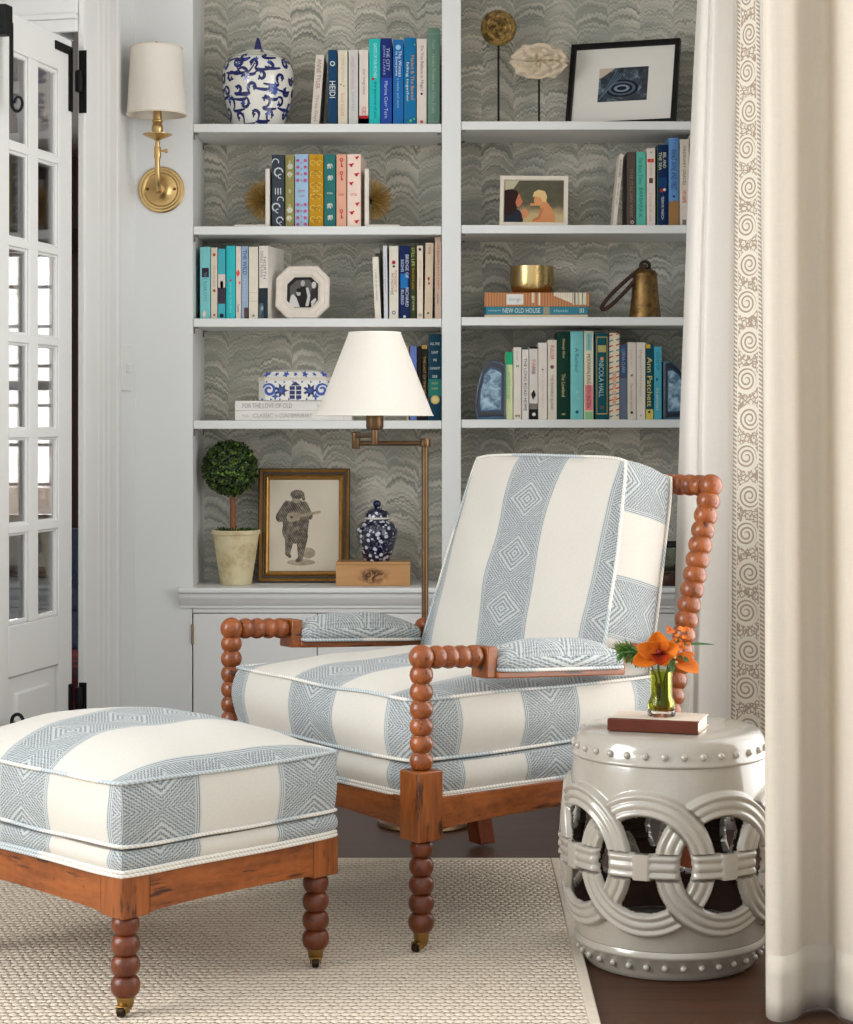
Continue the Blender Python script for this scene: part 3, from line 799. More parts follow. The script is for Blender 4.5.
def petal(mb,base,direc,up,L,Wd,cup=.25,curl=.0,nu=8,nv=10,ruf=.0,tip=.7,seed=0):
    d=Vector(direc).normalized(); u=Vector(up); n=(u-d*u.dot(d)).normalized(); s=d.cross(n); base=Vector(base)
    def fn(i,j):
        x=(2*i-1); w=Wd*.5*(math.sin(PI*min(1,j**tip))**.55 if 0<j<1 else 0)
        w=max(w,Wd*.03)
        r=ruf*math.sin(9*j+5*x+seed)*abs(x)
        return base+d*(L*j)+s*(w*x)+n*(cup*Wd*(x*x-.3)*math.sin(PI*j)+curl*L*j*j+r)
    mb.grid(fn,nu,nv,lambda i,j:(i,j))
fl=thing('orchid_bloom','large open orange orchid bloom in the green glass vase','flower',(.430,3.985,vz),group='flowers in the green bud vase')
fc=Vector((-.0075,-.022,.139)); fwd=Vector((-.12,-.95,.12)).normalized(); upv=Vector((0,0,1)); rt=Vector((1,0,0))
for k,(ang,L,Wd) in enumerate(((92,.050,.040),(160,.044,.042),(24,.040,.042),(206,.054,.040),(-62,.030,.030))):
    d=rt*math.cos(R(ang))+upv*math.sin(R(ang))+fwd*.18
    mb=MB(); petal(mb,fc+fwd*(.002*(k%2)),d,fwd,L,Wd,.22,.10,seed=k); mb.build('petal',PET,fl,solid=.0006,smooth=80)
mb=MB(); petal(mb,fc+fwd*.004,Vector((.02,-.6,-.72)),Vector((0,-.8,.6)),.032,.034,.5,.15,ruf=.002); mb.build('lip',LIP,fl,solid=.0006,smooth=80)
mb=MB(); mb.sphere(fc+fwd*.006+Vector((0,0,.003)),.0055,14,10,sc_=(.8,1.3,1.2)); mb.build('column',P((120,30,14),.4),fl)
MB().tube([(.004,.004,.020),(.002,.002,.06),(-.006,-.004,.10),fc-fwd*.004],.0022,8).build('stem',STEM,fl)
rnd=random.Random(4)
f2=thing('alstroemeria_sprig','small frilly orange flower cluster standing above the orchid bloom','flower',(.430,3.985,vz),group='flowers in the green bud vase')
for k in range(26):
    c=Vector((.030+rnd.uniform(-.016,.016),.004+rnd.uniform(-.012,.012),.174+rnd.uniform(-.032,.022)))
    mb=MB(); a=rnd.uniform(0,2*PI); d=Vector((math.cos(a),-.6+rnd.uniform(-.4,.3),math.sin(a)*.9+.3)); petal(mb,c,d,(0,-1,.3),rnd.uniform(.012,.019),.009,.3,.2,6,6,ruf=.0008,seed=k); mb.build('petal',PET2,f2,solid=.0004,smooth=80)
MB().tube([(.0,.008,.020),(.004,.006,.07),(.016,.004,.12),(.030,.006,.165)],.0018,8).build('stem',STEM,f2)
f3=thing('orange_petal_flower','drooping orange flower with one broad petal at the vase rim, opposite the orchid','flower',(.430,3.985,vz),group='flowers in the green bud vase')
for d,L,Wd in (((.85,-.35,-.62),.046,.038),((.7,-.2,.35),.034,.024),((.9,.2,-.1),.032,.022),((.35,-.5,.55),.024,.018)):
    mb=MB(); petal(mb,(.029,-.004,.122),d,(.1,-.8,.6),L,Wd,.25,.0); mb.build('petal',PET2,f3,solid=.0005,smooth=80)
MB().tube([(.006,-.004,.020),(.008,-.003,.08),(.018,-.002,.105),(.029,-.003,.122)],.0018,8).build('stem',STEM,f3)
f4=thing('leafy_sprig','slender green leaf pointing towards the curtain from the vase','leaf sprig',(.430,3.985,vz),group='greenery in the green bud vase')
for d,L,Wd,b in (((.95,-.1,.10),.062,.010,(.034,.006,.153)),((.25,-.3,.9),.034,.012,(.020,.0,.138)),((.5,-.5,-.3),.026,.013,(.03,-.01,.132)),((.1,-.5,-.8),.03,.012,(.014,-.016,.125))):
    mb=MB(); petal(mb,b,d,(0,-.4,1),L,Wd,.2,-.10); mb.build('leaf',LEAF2,f4,solid=.0004,smooth=80)
MB().tube([(.002,.01,.020),(.01,.008,.08),(.022,.006,.13),(.036,.006,.153)],.0016,8).build('stem',STEM,f4)
f5=thing('fern_sprig','feathery dark green sprig reaching out of the vase over the chair arm','leaf sprig',(.430,3.985,vz),group='greenery in the green bud vase')
st_=[Vector((-.005,.010,.020)),Vector((-.008,.012,.08)),Vector((-.02,.014,.118)),Vector((-.04,.012,.132)),Vector((-.072,.008,.140))]
MB().tube(st_,[.0016,.0016,.0014,.0012,.0006],8).build('stem',STEM,f5)
mb=MB()
for k in range(260):
    t=rnd.uniform(0,1); b=st_[2].lerp(st_[4],t)+Vector((0,0,.006*math.sin(PI*t))); a=rnd.uniform(0,2*PI)
    d=Vector((-.5+rnd.uniform(-.4,.3),math.cos(a)*.6,math.sin(a)*.9)).normalized(); L=rnd.uniform(.016,.030)
    mb.tube([b,b+d*L*.5+Vector((-.001,0,.001)),b+d*L],[.0012,.0011,.0005],4)
mb.build('needles',LEAF,f5)
f6=thing('bud_cluster','small cluster of pale green and cream buds tucked beside the orchid bloom','flower',(.430,3.985,vz),group='flowers in the green bud vase')
mb=MB()
for k in range(26):
    mb.sphere((.013+rnd.uniform(-.010,.012),-.016+rnd.uniform(-.006,.008),.123+rnd.uniform(-.016,.016)),rnd.uniform(.0022,.0036),8,6)
mb.build('buds',P((186,190,140),.6,var=.3,scale=200),f6)
MB().tube([(.008,-.006,.02),(.010,-.010,.08),(.013,-.014,.118)],.0016,8).build('stem',STEM,f6)

for o_ in list(col.objects):
    if o_.parent is None and abs(o_.location.x-.430)<1e-5 and abs(o_.location.y-3.985)<1e-5: o_.scale=(.88,.88,.9) if o_.name.startswith('bud_vase') else (1.12,1.12,.94)
# ================================================================== SHELF ITEMS
FONT=None
def text_mesh(body,L,H,mat,parent,M,name='spine_title',thick=.0003):
    cu=bpy.data.curves.new('t','FONT'); cu.body=body; cu.align_x='CENTER'; cu.align_y='CENTER'; cu.size=1; cu.resolution_u=2
    o=bpy.data.objects.new('t',cu); col.objects.link(o)
    dg=bpy.context.evaluated_depsgraph_get(); me=bpy.data.meshes.new_from_object(o.evaluated_get(dg))
    bpy.data.objects.remove(o); bpy.data.curves.remove(cu)
    xs=[v.co.x for v in me.vertices]; ys=[v.co.y for v in me.vertices]
    if not xs: return None
    w=max(xs)-min(xs); h=max(ys)-min(ys); cx,cy=(max(xs)+min(xs))/2,(max(ys)+min(ys))/2
    k1,k2=L/w,H/h
    for v in me.vertices: v.co=M@Vector(((v.co.x-cx)*k1,(v.co.y-cy)*k2,thick))
    me.materials.clear(); me.materials.append(mat); me.name=name
    t=bpy.data.objects.new(name,me); col.objects.link(t); t.parent=parent; return t
DOWN=Matrix(((0,1,0,0),(0,0,-1,0),(-1,0,0,0),(0,0,0,1)))     # reading down the spine, facing the room
FLAT=Matrix(((1,0,0,0),(0,0,-1,0),(0,1,0,0),(0,0,0,1)))      # reading across, facing the room
def ink(c,rough=.6): return P(c,rough,var=.02,spec=.15)
def shapes(mb,kind,x,z,s,y=-.0006):
    def disc(x,z,r,n=10,sx=1): mb.add([(x+r*sx*math.cos(2*PI*k/n),y,z+r*math.sin(2*PI*k/n)) for k in range(n)],[tuple(range(n))])
    def rect(x0,x1,z0,z1): mb.add([(x0,y,z0),(x1,y,z0),(x1,y,z1),(x0,y,z1)],[(0,1,2,3)])
    def ring(x,z,r,w,n=14,a0=0,a1=2*PI):
        vs=[];
        for k in range(n+1):
            a=a0+(a1-a0)*k/n; vs+= [(x+(r-w)*math.cos(a),y,z+(r-w)*math.sin(a)),(x+(r+w)*math.cos(a),y,z+(r+w)*math.sin(a))]
        mb.add(vs,[(2*k,2*k+1,2*k+3,2*k+2) for k in range(n)])
    if kind=='disc': disc(x,z,s)
    elif kind=='key':
        ring(x,z+s*.8,s*.34,s*.1); rect(x-s*.09,x+s*.09,z-s,z+s*.5); rect(x,x+s*.38,z-s,z-s*.72); rect(x,x+s*.3,z-s*.6,z-s*.42)
    elif kind=='bird':
        disc(x,z,s*.5,10,.8); mb.add([(x-s*.9,y,z+s*.5),(x,y,z-s*.4),(x+s*.2,y,z+s*.2)],[(0,1,2)]); disc(x+s*.5,z+s*.4,s*.26)
    elif kind=='elephant':
        disc(x,z+s*.1,s*.55,12,1.15); rect(x-s*.55,x-s*.2,z-s*.75,z); rect(x+s*.15,x+s*.5,z-s*.75,z); disc(x+s*.55,z+s*.35,s*.32); rect(x+s*.72,x+s*.9,z-s*.5,z+s*.3)
    elif kind=='flower':
        for k in range(6): disc(x+s*.55*math.cos(k*PI/3),z+s*.55*math.sin(k*PI/3),s*.34,8)
        disc(x,z,s*.25,8)
    elif kind=='arc': ring(x,z,s,s*.16,14,-.4,3.4)
    elif kind=='swirl':
        ring(x,z,s,s*.18,16,0,4.4); ring(x+s*.4,z-s,s*.5,s*.12,12,1,5)
    elif kind=='leaf': mb.add([(x-s*.1,y,z-s),(x+s*.5,y,z-s*.1),(x+s*.1,y,z+s),(x-s*.5,y,z+s*.1)],[(0,1,2,3)])
    elif kind=='stripe': mb.add([(x-s,y,z-s*.55),(x+s,y,z+s*.15),(x+s,y,z+s*.75),(x-s,y,z+s*.05)],[(0,1,2,3)])
BK=[]
def book(px0,px1,ptop,zs,label,c,text=(),bands=(),motifs=(),tilt=0,yaw=0,Y=5.955,dp=.165,group=None,hard=False,pages=True,rough=.5,name='book',h=None,cat='book',covc=None):
    """a standing book: pixel edges of its spine at depth Y, shelf height zs"""
    x0,x1=X(px0,Y),X(px1,Y); w=x1-x0; H=h or (Z(ptop,Y)-zs)
    w-=.0006
    t=thing(name,label,cat,((x0+x1)/2,Y,zs+.0004),group=group,rot=(0,R(tilt),R(yaw)))
    if tilt: # pivot on the lower edge
        a=R(tilt); t.location.z+= abs(math.sin(a))*w/2
    cm=P(c,rough,var=.05,scale=25,spec=.15); ct=.0022 if hard else .0007
    m=MB()
    if hard:
        n=6; sp=[(-w/2+w*k/n, -.0025*math.sin(PI*k/n)) for k in range(n+1)]
        vs=[(x,y,z) for z in (0,H) for x,y in sp]+[(x*.86,.0022,z) for z in (0,H) for x,y in sp]; q=n+1
        fs=[(k,k+1,q+k+1,q+k) for k in range(n)]+[(2*q+k,3*q+k,3*q+k+1,2*q+k+1) for k in range(n)]+[(k,2*q+k,2*q+k+1,k+1) for k in range(n)]+[(q+k,q+k+1,3*q+k+1,3*q+k) for k in range(n)]
        m.add(vs,fs)
    else: m.box(-w/2,w/2,0,.0012,0,H)
    m.box(-w/2,-w/2+ct,.0006,dp,0,H); m.box(w/2-ct,w/2,.0006,dp,0,H)
    m.build('cover',cm if covc is None else covc,t,smooth=35)
    gp=.003 if hard else .0004
    MB().box(-w/2+ct,w/2-ct,.0024,dp-(.004 if hard else .0005),gp,H-gp).build('page_block',PAGES,t)
    yy=-.0027 if hard else -.0002
    for k,(za,zb_,xa,xb,bc_) in enumerate(bands):   # fractions of spine height from the top, of its width
        MB().box(-w/2+w*xa,-w/2+w*xb,yy-.0002,yy+.0004,H*(1-zb_),H*(1-za)).build('spine_panel',ink(bc_),t)
    for (s_,zc,L,hf,xc,tc,*mode) in text:
        M=Matrix.Translation((-w/2+w*xc,yy-.0004,H*(1-zc)))@(FLAT if mode else DOWN)
        text_mesh(s_,(w if mode else H)*L,(H if mode else w)*hf,ink(tc),t,M)
    done=[]
    for (kind,mc,lst) in motifs:
        if not lst: continue
        m=MB()
        for (fx,fz,s_) in lst: shapes(m,kind,-w/2+w*fx,H*(1-fz),w*s_,yy-.0005-.00012*len(done)); done.append(1)
        m.build('spine_emblem',ink(mc),t,smooth=0)
    BK.append(t); return t
W1=(206,198,188); BKI=(60,56,54)
g='books standing on the top left shelf'
z=SL[0]
book(310.5,319,55,z,'thin cream paperback leaning against the dark blue book on the top shelf',(212,202,190),[('ANNE TYLER',.27,.42,.5,.5,(150,120,110)),('Three Days',.75,.38,.45,.5,(150,140,130))],tilt=4.3,group=g)
book(328,337,50.2,z,'dark blue hardback with a small white crest and bold white capitals across its middle',(20,62,98),[('HEIDI',.52,.22,.66,.5,(225,225,215))],motifs=[('disc',(205,212,205),[(.5,.18,.3)]),('disc',(20,62,98),[(.5,.18,.18)])],hard=True,group=g)
book(338,347.5,50.4,z,'ivory book with pale lettering and tiny birds, beside the dark blue crested book',(222,212,192),[('a little princess',.24,.36,.42,.5,(196,176,150)),('burnett',.72,.3,.4,.5,(214,160,140))],motifs=[('disc',(170,120,80),[(.3,.45,.1),(.6,.47,.09)])],group=g)
book(348.6,358,50,z,'pale grey paperback with faint pink lettering, on the top left shelf',(204,202,198),[('small wonders',.3,.42,.4,.5,(206,166,160)),('stories',.68,.25,.35,.5,(170,180,186))],group=g)
book(359.2,368.4,50,z,'white paperback with a red and navy tail label, left of the turquoise book',(222,210,200),[('the long view',.42,.34,.4,.5,(150,140,140)),('FORD',.8,.1,.5,.5,(200,60,60))],bands=[(.86,1,0,1,(178,34,40)),(.90,.97,0,1,(36,44,104))],group=g)
book(369.2,380.2,39,z,'bright turquoise book with a red dot, tallest side on the top left shelf',(38,186,184),[('GHOSTS OF OUR MOTHERS',.25,.4,.3,.55,(190,240,232)),('the patience of you',.70,.42,.3,.55,(20,90,100))],motifs=[('disc',(190,40,50),[(.35,.46,.14)])],hard=True,group=g)
book(380.6,391.8,38.5,z,'deep royal blue hardback with silver two-line title, right of the turquoise book',(24,40,112),[('THE CITY',.24,.26,.3,.66,(180,196,230)),('JOHN CLARKE',.25,.34,.26,.3,(150,170,220)),('Marina Carr Tern',.7,.42,.3,.5,(190,200,230))],bands=[(.45,1,0,1,(36,72,158))],hard=True,group=g)
book(393,403.4,39.7,z,'mid blue paperback with a pale emblem and white title at its top',(30,104,170),[('The Woman',.28,.3,.3,.68,(230,236,240)),('in Everyone',.28,.28,.3,.32,(230,236,240)),('a reader and more',.62,.34,.26,.5,(150,190,220))],motifs=[('disc',(150,196,226),[(.5,.09,.26)])],group=g)
book(404,416,38,z,'ocean blue hardback with an orange title and green leaf specks near its foot',(16,108,158),[('Mailed & The Boxed',.45,.5,.28,.72,(214,150,80)),('falling together',.5,.45,.28,.28,(210,230,230))],motifs=[('disc',(110,190,80),[(.55,.94,.12),(.85,.92,.08),(.9,.08,.07)])],hard=True,group=g)
book(416.8,426.6,39,z,'blush white paperback with one dark dot, between the ocean blue and sage green books',(220,208,200),[('Do You Believe in Magic?',.34,.52,.4,.5,(90,80,80))],motifs=[('disc',(40,44,44),[(.5,.63,.13)]),('disc',(180,70,60),[(.5,.95,.16)])],group=g)
book(427.6,439.8,28,z,'tall sage green clothbound book at the divider end of the top left shelf',(104,136,120),[('Sage',.17,.1,.3,.5,(150,180,160)),('Hidden Flowers and Fallen Fruits',.57,.6,.3,.5,(160,188,168))],motifs=[('stripe',(130,160,144),[])],bands=[(.06,.065,0,1,(140,168,150)),(.95,.955,0,1,(140,168,150))],hard=True,group=g)
z=SL[1]; g='clothbound classics between the brass burst bookends'
RP=lambda n,f,s,xs=(.5,):[(x,(i+.5)/n*f[1]+f[0],s) for i in range(n) for x in xs]
book(271.8,284.4,155,z,'charcoal clothbound book with white looping swirls',(58,66,74),[('III',.5,.5,.09,.5,(196,204,208),1)],motifs=[('swirl',(196,204,208),[(.55,.24,.33),(.35,.72,.3),(.65,.9,.26)]),('arc',(196,204,208),[(.3,.1,.25),(.7,.62,.24)])],hard=True,group=g)
book(285.4,294.2,155,z,'olive clothbound book with pale wreaths, narrow, beside the charcoal one',(146,138,82),[('T H',.5,.4,.04,.5,(210,200,160),1)],motifs=[('flower',(206,206,188),[(.55,.16,.42),(.5,.27,.38),(.5,.76,.42),(.45,.87,.38)]),('leaf',(186,182,140),RP(5,(.0,1),.3))],hard=True,group=g)
book(294.9,308.4,154.5,z,'light blue clothbound book with a pink floral pattern',(158,190,216),[('SENSE',.5,.5,.035,.5,(196,110,150),1),('AUSTEN',.57,.4,.03,.5,(196,110,150),1)],motifs=[('flower',(200,96,142),RP(4,(.04,.36),.15,(.22,.78))+RP(4,(.64,.36),.15,(.22,.78))),('leaf',(190,110,150),RP(4,(.08,.32),.1)+RP(4,(.66,.3),.1))],hard=True,group=g)
book(309,323.4,154.5,z,'golden ochre clothbound book covered in pale yellow scrolls',(190,142,32),[('GREAT',.5,.5,.03,.5,(240,214,120),1)],motifs=[('swirl',(226,186,84),RP(6,(.04,.92),.17,(.27,.73))),('arc',(156,110,24),RP(6,(0,1),.14,(.5,)))],hard=True,group=g)
book(324.2,335.5,154.5,z,'teal clothbound book with a row of white elephants',(44,112,110),[('INDIA',.53,.5,.03,.5,(210,224,216),1)],motifs=[('elephant',(214,224,216),[(.45,.16,.32),(.5,.32,.32),(.45,.70,.32),(.5,.86,.32)])],hard=True,group=g)
book(336.4,346.4,154.5,z,'salmon clothbound book with red keys on its spine',(222,168,142),[('GARDEN',.55,.5,.03,.5,(190,80,80),1)],motifs=[('key',(196,46,66),[(.5,.12,.42),(.5,.30,.42),(.5,.82,.42)])],hard=True,group=g)
book(347.2,360.8,154.5,z,'cream clothbound book scattered with red birds, last of the row',(238,214,198),[('LITTLE',.55,.5,.03,.5,(200,80,90),1)],motifs=[('bird',(206,36,64),[(.72,.05,.22),(.3,.15,.26),(.7,.28,.26),(.3,.4,.24),(.75,.68,.24),(.35,.8,.26),(.7,.92,.24)])],hard=True,yaw=-4,group=g)
# brass burst bookends on marble
MARBLE=P((222,214,202),.35,var=.06,scale=14)
for s,xs,lab in ((-1,269,'white marble bookend with a spiky brass burst, left of the charcoal clothbound book'),(1,365.5,'white marble bookend with a spiky brass burst, right of the bird-patterned book')):
    Y=5.99; xx=X(xs,Y)
    if s>0: xx+=.006
    t=thing('burst_bookend',lab,'bookend',(xx,Y,z+.0003),group='marble and brass burst bookends')
    MB().box(-.0065,.0065,-.05,.05,.0085,.178).build('upright_slab',MARBLE,t,bevel=.0015)
    MB().box(-.0065 if s>0 else -.10,.10 if s>0 else .0065,-.05,.05,0,.0084).build('base_slab',MARBLE,t,bevel=.0015)
    rnd=random.Random(7); m=MB(); m.sphere((s*.02,0,.088),.016,16,10); u=MB()
    for k in range(330):
        while True:
            d=Vector((rnd.gauss(0,1),rnd.gauss(0,1),rnd.gauss(0,1))).normalized()
            if d.x*s>-.08: break
        p=Vector((s*.014,0,.088)); L=.064*rnd.uniform(.92,1.04)
        q=p+d*L
        if q.x*s<.0085: continue
        u.tube([p+d*.014,q],[.0010,.0006],4)
    m.build('brass_core',P((110,80,36),.4,1),t); u.build('spikes',P((176,146,84),.45,.5,var=.2,scale=80),t)
z=SL[2]; g='books standing at the post end of the third left shelf'
book(200,210.4,247,z,'pale turquoise book with a dark square picture, nearest the side of the bookcase',(126,196,198),[('THE ROSE CITY',.55,.4,.3,.5,(90,150,156))],bands=[(.29,.42,.18,.86,(56,40,60))],motifs=[('leaf',(226,214,194),[(.4,.93,.42)])],group=g)
book(211,217.4,247.7,z,'ivory book with two small rust marks, between two turquoise books',(216,204,186),[('oak and other stories',.4,.3,.3,.5,(180,160,140))],motifs=[('disc',(176,84,48),[(.5,.1,.26),(.5,.6,.24),(.5,.94,.18)])],group=g)
book(218,225.4,249,z,'turquoise book with cream and photographic bands across its middle',(70,172,184),bands=[(.36,.55,0,1,(214,200,190)),(.55,.78,0,1,(64,56,70)),(.46,.56,.3,.7,(120,120,140))],motifs=[('disc',(30,40,50),[(.5,.95,.3)])],group=g)
book(226.2,235.4,246,z,'vivid turquoise book with a small red dot, right of the photo-banded one',(52,184,190),[('summer on the island',.7,.42,.26,.5,(150,220,222))],motifs=[('disc',(200,60,60),[(.5,.47,.14)])],hard=True,group=g)
book(236,241,246.4,z,'blush white book with a coral shape at mid spine',(224,208,196),[('home',.85,.1,.5,.5,(60,50,50))],motifs=[('leaf',(226,78,72),[(.4,.37,.8),(.7,.5,.4)])],group=g)
book(241.4,248.3,246.4,z,'grey blue book with darker blue lettering at its top',(150,172,196),[('THE WILD',.22,.34,.6,.5,(50,76,130)),('letters',.6,.3,.35,.5,(190,200,214))],bands=[(.84,1,.4,1,(90,66,66))],group=g)
book(248.9,258,247,z,'plain ivory book with faint rules, left of the turned book',(222,214,196),bands=[(.63,.635,0,1,(180,172,156)),(.75,.755,0,1,(180,172,156))],motifs=[('disc',(150,146,136),[(.5,.95,.16)])],group=g)
book(258.8,268.2,246,z,'cream book with a dark mountain picture at its foot, turned so its cover shows',(228,222,212),[('GREAT PLAINS',.25,.36,.3,.3,(150,146,140)),('NORTH',.3,.3,.3,.65,(150,146,140))],bands=[(.575,1,0,1,(44,52,62)),(.78,1,.0,.55,(150,176,192))],motifs=[('leaf',(170,190,204),[(.35,.85,.3)])],yaw=-14,dp=.15,group=g)
g='books standing at the divider end of the third left shelf'
book(375,381.2,257,z,'short cream book leaning at the open end of the divider-side row',(224,216,202),[('a walk in the woods',.45,.5,.35,.5,(170,166,160))],tilt=-2.6,dp=.09,group=g)
book(377.5,383,249,z,'dark grey book set back behind the short leaning cream book',(96,90,84),bands=[(0,.06,0,1,(190,184,172))],Y=6.06,dp=.1,tilt=-2.0,group=g)
book(384,388,245.8,z,'thin bluish white book left of the red-dot ivory book',(208,210,216),[('collected poems',.4,.5,.4,.5,(120,140,170))],tilt=-.8,group=g)
book(389.2,398.4,246,z,'ivory book with a red ball picture near its top, left of the navy book',(222,214,200),[('THE PROPERTY OF',.48,.3,.3,.68,(196,110,90)),('MY MOTHER',.52,.3,.3,.32,(120,120,116))],motifs=[('disc',(176,36,56),[(.5,.225,.22)]),('disc',(50,80,60),[(.5,.28,.14)]),('disc',(60,90,140),[(.5,.91,.22)]),('disc',(222,214,200),[(.5,.91,.13)])],group=g)
book(399.4,409.8,246,z,'navy book with white capitals and a bright blue picture at its middle',(20,36,84),[('BRIDGE OF',.28,.32,.3,.74,(216,220,226)),('SIGHS',.27,.17,.3,.28,(190,206,230)),('RICHARD',.7,.26,.3,.74,(216,220,226)),('RUSSO',.7,.2,.3,.28,(200,210,226))],bands=[(.38,.58,.1,.8,(30,110,176))],motifs=[('disc',(214,214,210),[(.5,.965,.13)])],group=g)
book(410.2,415.8,246,z,'dark olive book with yellow lettering, right of the navy book',(54,62,30),[('STILL LIFE',.15,.25,.55,.5,(190,190,120)),('the bird year',.45,.3,.5,.5,(206,140,50)),('grove',.78,.2,.5,.5,(190,190,150))],group=g)
book(417,423,245.8,z,'ivory book with a dark disc at its head and a ring at its foot',(222,208,188),[('slow days',.4,.4,.35,.5,(206,160,140))],motifs=[('disc',(70,64,58),[(.5,.05,.26)]),('disc',(90,90,80),[(.5,.94,.24)]),('disc',(222,208,188),[(.5,.94,.14)])],group=g)
book(424.4,432.4,243,z,'beige book with a dark red feather mark, leaning a little near the divider',(214,194,170),[('wing',.1,.1,.5,.5,(190,130,100))],motifs=[('leaf',(150,44,50),[(.45,.47,.3),(.5,.53,.25)]),('disc',(70,100,50),[(.45,.92,.14)])],tilt=.9,group=g)
book(434.8,441.2,237.2,z,'tall pinkish beige book touching the divider on the third left shelf',(216,188,168),[('THE BEAUTIFUL ROOM IS EMPTY',.36,.55,.4,.5,(200,110,90)),('white',.75,.12,.35,.5,(120,120,130))],group=g)
z=SL[3]; g='books standing behind the floor lamp shade'
book(406.4,408.6,346,z,'sliver of a gold and cream book beside the lamp shade',(196,172,120),group=g)
book(409,416.6,346,z,'violet blue book with a pale edge partly behind the lamp shade',(98,118,178),bands=[(0,1,0,.12,(40,40,60))],group=g)
book(417.2,421.4,346.2,z,'narrow plain black book right of the violet blue one',(28,24,22),group=g)
book(421.8,427.2,345.2,z,'black book with gold lettering, left of the tall teal one',(34,30,24),[('THE LAST OF THE VINEYARDS',.5,.7,.45,.5,(178,146,76))],bands=[(.0,.05,0,1,(170,140,76))],group=g)
book(428.4,441.4,334.4,z,'tall dark teal book with stacked white words and a gold seal',(18,62,82),[('ALL THE',.11,.72,.03,.5,(224,228,224),1),('LIGHT',.21,.5,.03,.5,(224,228,224),1),('WE',.30,.28,.03,.5,(224,228,224),1),('CANNOT',.395,.8,.03,.5,(224,228,224),1),('SEE',.49,.4,.03,.5,(224,228,224),1),('ANTHONY',.57,.5,.025,.5,(190,200,110),1),('DOERR',.63,.5,.025,.5,(190,200,110),1)],bands=[(.52,.72,0,1,(40,120,112))],motifs=[('disc',(206,176,104),[(.52,.76,.36)]),('disc',(226,206,140),[(.52,.76,.26)])],hard=True,group=g)
# ---- right bay books
z=SR[1]; g='books standing at the curtain end of the second right shelf'
book(612.5,616.6,154,z,'thin white book leaning towards the brown grey one on the second right shelf',(218,206,192),[('ALICE MUNRO',.2,.25,.5,.5,(50,46,46)),('dear life now',.55,.3,.4,.5,(140,130,124))],tilt=5.6,dp=.11,group=g)
book(626.9,635.6,152,z,'brown grey book with pale lettering, right of the leaning white one',(86,72,66),[('THE ITALIAN WIFE',.55,.65,.36,.5,(140,122,112))],motifs=[('disc',(214,206,196),[(.6,.94,.2)]),('disc',(86,72,66),[(.6,.94,.12)])],group=g)
book(636.2,645.8,152,z,'aqua green book right of the brown grey one',(92,180,160),[('The Bean Trees',.25,.36,.38,.45,(60,120,116)),('BARBARA K',.68,.4,.38,.5,(60,124,118))],group=g)
book(646.6,655.2,148.4,z,'blush white book with a red label and a tiny picture',(220,206,196),[('sea glass',.25,.2,.35,.5,(206,160,150)),('a home of one',.75,.36,.3,.5,(190,160,150))],bands=[(.135,.18,.1,.85,(206,64,50)),(.38,.445,.28,.75,(96,72,56))],motifs=[('disc',(90,80,80),[(.5,.05,.08)])],group=g)
book(657,668,145,z,'navy book with white title, a green edge and a small red and white picture',(14,38,80),[('BEL AND',.19,.19,.28,.68,(214,214,180)),('THE SEA',.2,.22,.28,.28,(214,214,180)),('TERROR MARCH',.77,.28,.24,.5,(206,212,216))],bands=[(0,1,-.0,.06,(70,110,60)),(.40,.52,0.1,.9,(20,60,104))],motifs=[('disc',(170,50,50),[(.4,.56,.18)]),('disc',(214,214,210),[(.68,.55,.14)])],hard=True,group=g)
book(668.6,678.8,138,z,'light blue book with a sandy foot and dark title, right of the navy book',(92,136,186),[('WHAT WINE AND FIRST',.36,.46,.55,.5,(44,62,96))],bands=[(.72,1,0,1,(150,112,70))],motifs=[('disc',(40,60,110),[(.5,.66,.13)]),('flower',(150,112,70),[(.6,.73,.3)])],hard=True,group=g)
book(679.6,689,139.4,z,'beige white book with a red word low on its spine',(210,198,184),[('ORDINARY GRACES',.3,.45,.3,.5,(110,100,94)),('MY NAME',.66,.14,.4,.5,(190,60,56))],bands=[(.92,.98,.3,.7,(120,112,104))],group=g)
book(689.8,697.5,135,z,'white book with black lettering, half hidden by the curtain',(222,214,202),[('NEW YORK TIMES',.2,.3,.5,.5,(40,36,36))],group=g)
z=SR[3]; g='books standing between the blue agate bookends'
book(505.6,512.8,352,z,'green and pale yellow book right beside the agate bookend',(206,214,164),[('garden songs',.5,.4,.4,.5,(150,170,120))],bands=[(0,.19,0,1,(40,160,112)),(.19,.7,0,.4,(160,206,150))],group=g)
book(513.4,521.4,347.4,z,'cream book with a small green sprig mark',(220,212,200),[('clover',.12,.14,.3,.5,(170,170,160))],motifs=[('leaf',(90,150,70),[(.4,.26,.2),(.6,.26,.2)]),('flower',(160,130,90),[(.35,.95,.18),(.7,.95,.18)])],group=g)
book(522,528.6,349.8,z,'narrow white book with black lettering down its spine',(222,216,208),[('THE LONG ROAD HOME',.5,.75,.5,.5,(40,40,42))],group=g)
book(529.2,537.8,346.7,z,'white book with a black tower picture at its foot',(212,206,198),[('PARIS',.28,.2,.5,.5,(190,130,130)),('in fog',.32,.1,.4,.5,(120,110,110))],bands=[(0,.03,0,1,(30,28,28)),(.86,1,0,1,(26,24,24)),(.78,.86,0,1,(120,116,112))],motifs=[('leaf',(40,38,38),[(.5,.66,.6)]),('disc',(214,210,204),[(.55,.93,.22)])],group=g)
book(538.2,547,342.8,z,'plain cream book with one tiny dark dot, right of the tower book',(220,210,200),[('the quiet hours',.6,.5,.3,.5,(206,176,166))],motifs=[('disc',(40,40,60),[(.5,.35,.1)])],group=g)
book(547.6,556.6,340,z,'cream book with a red word at its head and grey title',(216,206,190),[('FULLER',.16,.18,.42,.5,(190,70,80)),('THE INVISIBLE ISLAND',.66,.44,.3,.5,(110,106,100))],motifs=[('disc',(110,70,70),[(.5,.34,.22)])],group=g)
